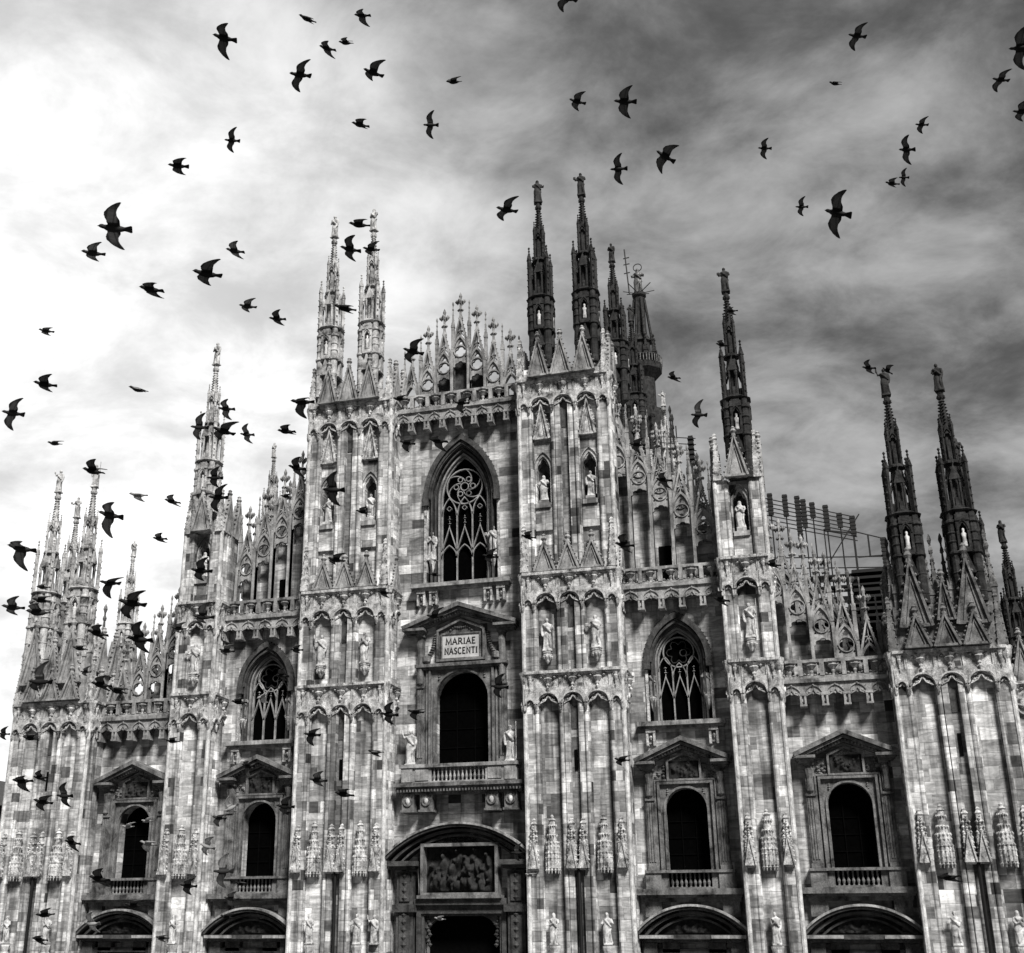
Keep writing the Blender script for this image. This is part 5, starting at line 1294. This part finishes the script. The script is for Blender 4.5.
((7.015, -51.931, 6.761), (0.679, -0.003, -2.973), 0, 0, 1, "pale pigeon, one wing hanging down, over the left outer portal's arch"),
((10.693, -57.506, 7.442), (0.454, -0.137, -2.888), 0, 1, 0, 'dark pigeon, wings half spread, beside the balustrade of the left outer window'),
((3.345, -44.959, 9.299), (0.215, 0.038, -2.271), 0, 1, 1, "pale pigeon, wings half spread, top left in the left outer window's dark opening"),
((2.254, -42.160, 9.689), (0.211, 0.040, -2.285), 0, 1, 1, "pale pigeon, wings half spread, top right in the left outer window's dark opening"),
((8.307, -52.126, 8.337), (0.307, -0.152, -2.448), -20, 1, 1, "pale pigeon, one wing hanging down, lower right in the left outer window's dark opening"),
((8.696, -53.145, 7.097), (0.220, -0.046, -2.266), 10, 1, 0, 'dark pigeon, wings half spread, below the sill of the left outer window'),
((5.332, -46.087, 6.395), (0.290, -0.042, -2.598), -10, 1, 2, "dark pigeon, wings half spread, right end of the left outer portal's arch"),
((12.273, -57.799, 12.344), (0.380, 0.031, -2.555), 0, 0, 0, 'dark pigeon, wings half spread, in front of the niche of the narrow left pier'),
((12.231, -57.546, 11.613), (0.363, 0.038, -2.549), 20, 0, 2, "dark pigeon, one wing lifted, one wing up, in front of the narrow left pier's ledge"),
((7.578, -50.339, 13.420), (0.209, 0.020, -2.388), 0, 1, 2, 'dark pigeon, wings half spread, left edge of the narrow left pier'),
((9.505, -51.493, 12.499), (0.223, 0.016, -2.369), 10, 1, 2, 'dark pigeon, wings half spread, left above the left gothic window'),
((8.332, -45.192, 13.944), (0.410, 0.035, -2.685), 0, 2, 0, 'dark pigeon, wings drawn in, right above the left gothic window'),
((9.660, -51.055, 11.414), (0.174, -0.049, -2.820), 0, 2, 0, 'dark pigeon, wings drawn in, in front of the left jamb of the left gothic window'),
((8.422, -47.321, 12.284), (0.523, 0.608, -2.335), -30, 1, 1, "pale pigeon, one wing hanging down, in front of the left gothic window's tracery"),
((8.941, -47.345, 12.767), (0.415, -0.118, -3.010), 0, 1, 0, "dark pigeon, wings half spread, in front of the left gothic window's rose"),
((6.069, -47.604, 11.180), (0.081, -0.020, -2.602), 10, 1, 0, 'dark pigeon, one wing lifted, low on the narrow left pier beside the outer bay'),
((11.818, -51.883, 10.481), (0.513, -0.002, -2.496), -20, 1, 0, 'dark pigeon, wings half spread, left side of the wide left pier, below its first ledge'),
((7.881, -46.864, 10.587), (0.696, -0.097, -2.924), -36, 0, 0, "dark pigeon, one wing hanging down, in front of the left inner window's pediment"),
((12.424, -52.901, 9.414), (0.402, -0.049, -2.797), 10, 1, 2, 'dark pigeon, wings half spread, left side of the wide left pier, above its canopies'),
((8.083, -48.640, 9.132), (0.435, -0.046, -2.339), -20, 1, 2, 'dark pigeon, one wing hanging down, left of the left inner window'),
((8.388, -48.633, 9.357), (0.613, 0.534, -2.725), 20, 0, 1, 'pale pigeon, one wing lifted, upper left corner of the left inner window'),
((8.673, -50.243, 8.376), (0.662, -0.250, -2.599), 10, 0, 1, 'pale pigeon, wings spread wide, left of the left inner window near the canopies'),
((11.646, -55.143, 7.629), (1.100, 0.045, -2.488), 0, 0, 2, 'dark pigeon curved wings, at the lower left corner of the left inner window'),
((9.027, -51.613, 7.498), (0.569, -0.049, -2.598), -10, 1, 0, "dark pigeon, one wing hanging down, in front of the narrow left pier's canopies"),
((8.175, -47.952, 7.305), (0.640, -0.088, -2.683), -10, 1, 2, 'dark pigeon, wings half spread, at the sill of the left inner window'),
((6.976, -45.792, 6.901), (0.171, -0.135, -2.374), 0, 1, 0, "dark pigeon, wings half spread, on the left slope of the left inner portal's arch"),
((6.214, -43.575, 7.778), (0.036, -0.227, -2.252), 0, 2, 0, "dark pigeon, wings held level, in front of the left inner window's balustrade"),
((11.757, -52.919, 8.928), (0.565, -0.017, -2.617), 0, 1, 0, 'dark pigeon, wings half spread, upper right corner of the left inner window'),
((15.363, -58.879, 17.807), (-0.280, -0.030, -2.771), 10, 2, 0, 'dark pigeon, wings drawn in, between the tips of the pale twin spires'),
((15.178, -58.793, 17.421), (0.167, -0.187, -2.826), 0, 0, 0, 'dark pigeon, wings half spread, upper part of the gap of the pale twin spires'),
((13.966, -54.731, 20.075), (-0.043, 0.091, -2.542), 0, 1, 0, 'dark pigeon in front of the right of the pale twin spires near its tip'),
((15.318, -59.271, 16.027), (-0.210, -0.131, -2.728), -10, 2, 0, 'dark pigeon in front of the left of the pale twin spires halfway down'),
((16.027, -57.959, 15.799), (0.225, -0.062, -2.522), 0, 0, 0, 'dark pigeon, wings spread wide, over the left flank of the central gable crest'),
((13.816, -51.825, 16.874), (0.105, -0.060, -2.634), -20, 1, 0, 'dark pigeon, wings half spread, left of two above the tall central gothic window'),
((16.002, -56.468, 14.784), (0.098, -0.205, -3.132), -20, 1, 0, 'dark pigeon, one wing hanging down, right of two above the tall central gothic window'),
((15.067, -51.766, 17.713), (0.246, 0.104, -2.621), -20, 1, 0, "dark pigeon, wings half spread, in front of the central balustrade's middle"),
((13.185, -50.582, 18.588), (-0.067, 0.158, -2.501), 0, 2, 0, "dark pigeon, wings drawn in, in front of the central balustrade's left end"),
((14.850, -59.699, 14.263), (0.123, 0.080, -2.676), -30, 0, 0, "dark pigeon one wing hanging, left of the wide left pier's top ledge"),
((12.989, -56.310, 15.404), (0.092, -0.108, -3.020), 10, 2, 0, 'dark pigeon, wings drawn in, stout, left of the wide left pier near its top'),
((9.589, -51.339, 17.795), (0.416, -0.068, -2.923), 0, 0, 2, 'dark pigeon, wings spread wide, small clear cross right of the single pale spire'),
((10.738, -54.530, 16.929), (0.310, -0.021, -2.814), -10, 0, 2, 'dark pigeon, wings spread wide, upper right side of the single pale spire'),
((13.660, -59.892, 13.843), (0.148, -0.010, -2.225), 0, 1, 0, 'dark pigeon, wings half spread, large, across the right half of the single pale spire'),
((10.846, -55.740, 15.992), (0.609, 0.151, -2.401), 10, 0, 2, 'dark pigeon, wings spread wide, left side of the single pale spire'),
((9.617, -52.782, 16.149), (0.567, 0.096, -2.595), 10, 1, 0, "dark pigeon, wings spread wide, upper of two in front of the single pale spire's base"),
((12.187, -57.239, 13.856), (0.543, 0.185, -2.312), -10, 0, 0, "dark pigeon lower of two in front of the single pale spire's base"),
((13.114, -56.041, 14.762), (0.333, -0.224, -2.968), 0, 1, 0, 'dark pigeon, wings half spread, at the highest gable of the left inner screen'),
((7.255, -44.080, 19.007), (-0.007, 0.037, -2.493), 0, 2, 0, 'dark pigeon, wings drawn in, small, between the gables of the left inner screen'),
((14.866, -58.412, 13.291), (0.684, -0.022, -2.909), 10, 0, 0, 'dark pigeon large, in front of the left niche of the wide left pier'),
((12.086, -49.979, 16.041), (-0.024, -0.050, -2.834), 0, 1, 0, 'dark pigeon at the feet of the right niche statue of the wide left pier'),
((13.182, -54.165, 13.515), (0.128, -0.004, -2.396), 10, 1, 0, 'dark pigeon, wings half spread, at the middle gablets of the wide left pier'),
((12.385, -49.231, 14.214), (0.120, -0.111, -2.924), -10, 1, 0, 'dark pigeon, wings half spread, right edge of the wide left pier, below its gablets'),
((10.353, -38.811, 17.730), (-0.065, -0.087, -2.960), 10, 2, 0, 'dark pigeon, wings held level, tiny, lower left corner of the tall central gothic window'),
((14.513, -51.943, 12.811), (0.358, 0.071, -2.422), 0, 1, 0, "dark pigeon, one wing hanging down, on the left slope of the inscribed window's pediment"),
((13.896, -52.915, 10.634), (0.569, -0.058, -2.870), 0, 0, 0, 'dark pigeon, wings spread wide, right edge of the wide left pier, below its first ledge'),
((13.948, -51.424, 10.923), (0.215, -0.003, -2.548), -20, 1, 0, 'dark pigeon, one wing hanging down, left of the central arched window'),
((12.486, -49.853, 10.357), (0.025, -0.038, -2.854), -20, 1, 0, 'dark pigeon, one wing hanging down, low on the right side of the wide left pier'),
((13.822, -54.971, 8.901), (0.228, -0.120, -3.015), 10, 2, 0, 'dark pigeon in front of the middle of the wide left pier, above its canopies'),
((15.355, -50.509, 14.471), (0.271, -0.045, -2.700), 0, 1, 0, 'dark pigeon in front of the right jamb of the tall central gothic window'),
((15.819, -48.684, 15.459), (0.074, -0.188, -2.977), 10, 1, 0, 'dark pigeon, wings half spread, left edge of the wide right pier at its gablets'),
((16.029, -52.480, 11.141), (0.648, -0.041, -2.777), 10, 0, 0, "dark pigeon, one wing lifted, right side of the central arched window's frame"),
((19.354, -46.933, 19.983), (0.091, -0.260, 2.943), 10, 1, 0, 'dark pigeon, wings half spread, small, in the sky right of the great far spire'),
((20.230, -51.719, 16.778), (0.819, 0.082, -2.666), 20, 0, 0, 'dark pigeon wings straight, in the sky left of the single dark right spire'),
((18.744, -50.375, 16.819), (0.183, -0.075, -2.894), -10, 1, 0, 'dark pigeon, wings half spread, over the leftmost gables of the right inner screen'),
((19.393, -51.498, 15.495), (0.286, -0.257, 2.966), -10, 1, 0, 'dark pigeon, wings half spread, in front of the middle gables of the right inner screen'),
((18.979, -54.973, 13.042), (0.253, -0.195, 3.095), 10, 0, 0, 'dark pigeon, wings half spread, right edge of the wide right pier above the right balustrade'),
((17.748, -48.258, 10.171), (0.246, -0.027, -2.657), -10, 1, 0, 'dark pigeon, one wing hanging down, low on the right edge of the wide right pier'),
((20.309, -50.372, 13.118), (0.284, -0.261, 2.956), 10, 0, 0, 'dark pigeon, one wing lifted, right end of the right inner balustrade'),
((21.383, -46.833, 14.807), (0.118, -0.189, 3.031), 10, 1, 0, 'dark pigeon, wings half spread, right edge of the narrow right pier'),
((24.203, -45.608, 20.210), (0.218, -0.293, 2.874), 0, 0, 0, 'dark pigeon small, left of the left spire tip of the right corner tower'),
((13.706, -41.687, 8.571), (0.869, 0.002, -2.751), 10, 1, 0, "dark pigeon, wings spread wide, at the right end of the central portal's arch"),
((12.455, -34.761, 8.227), (0.179, -0.072, -2.524), -10, 1, 1, 'pale pigeon, wings half spread, right of the central portal near the slim canopy'),
((10.529, -38.727, 6.841), (0.181, -0.090, -2.819), 0, 1, 1, 'pale pigeon, wings half spread, pale streak at the top of the central door'),
((23.813, -52.677, 7.450), (0.209, 0.107, 2.702), -10, 1, 0, 'dark pigeon, wings half spread, below the left round canopy of the right corner tower'),
((20.877, -44.771, 22.843), (-0.107, -0.137, 3.068), -10, 1, 0, 'dark pigeon, wings half spread, high in front of the single dark right spire'),
((20.635, -46.851, 20.782), (-0.108, -0.336, 2.927), 10, 1, 0, 'dark pigeon, wings half spread, halfway up in front of the single dark right spire'),
((25.189, -40.160, 22.560), (0.059, -0.701, -3.110), 30, 1, 0, 'dark pigeon, one wing lifted, against the left spire tip of the right corner tower'),
]
for b_ in BIRDS: pigeon(*b_)
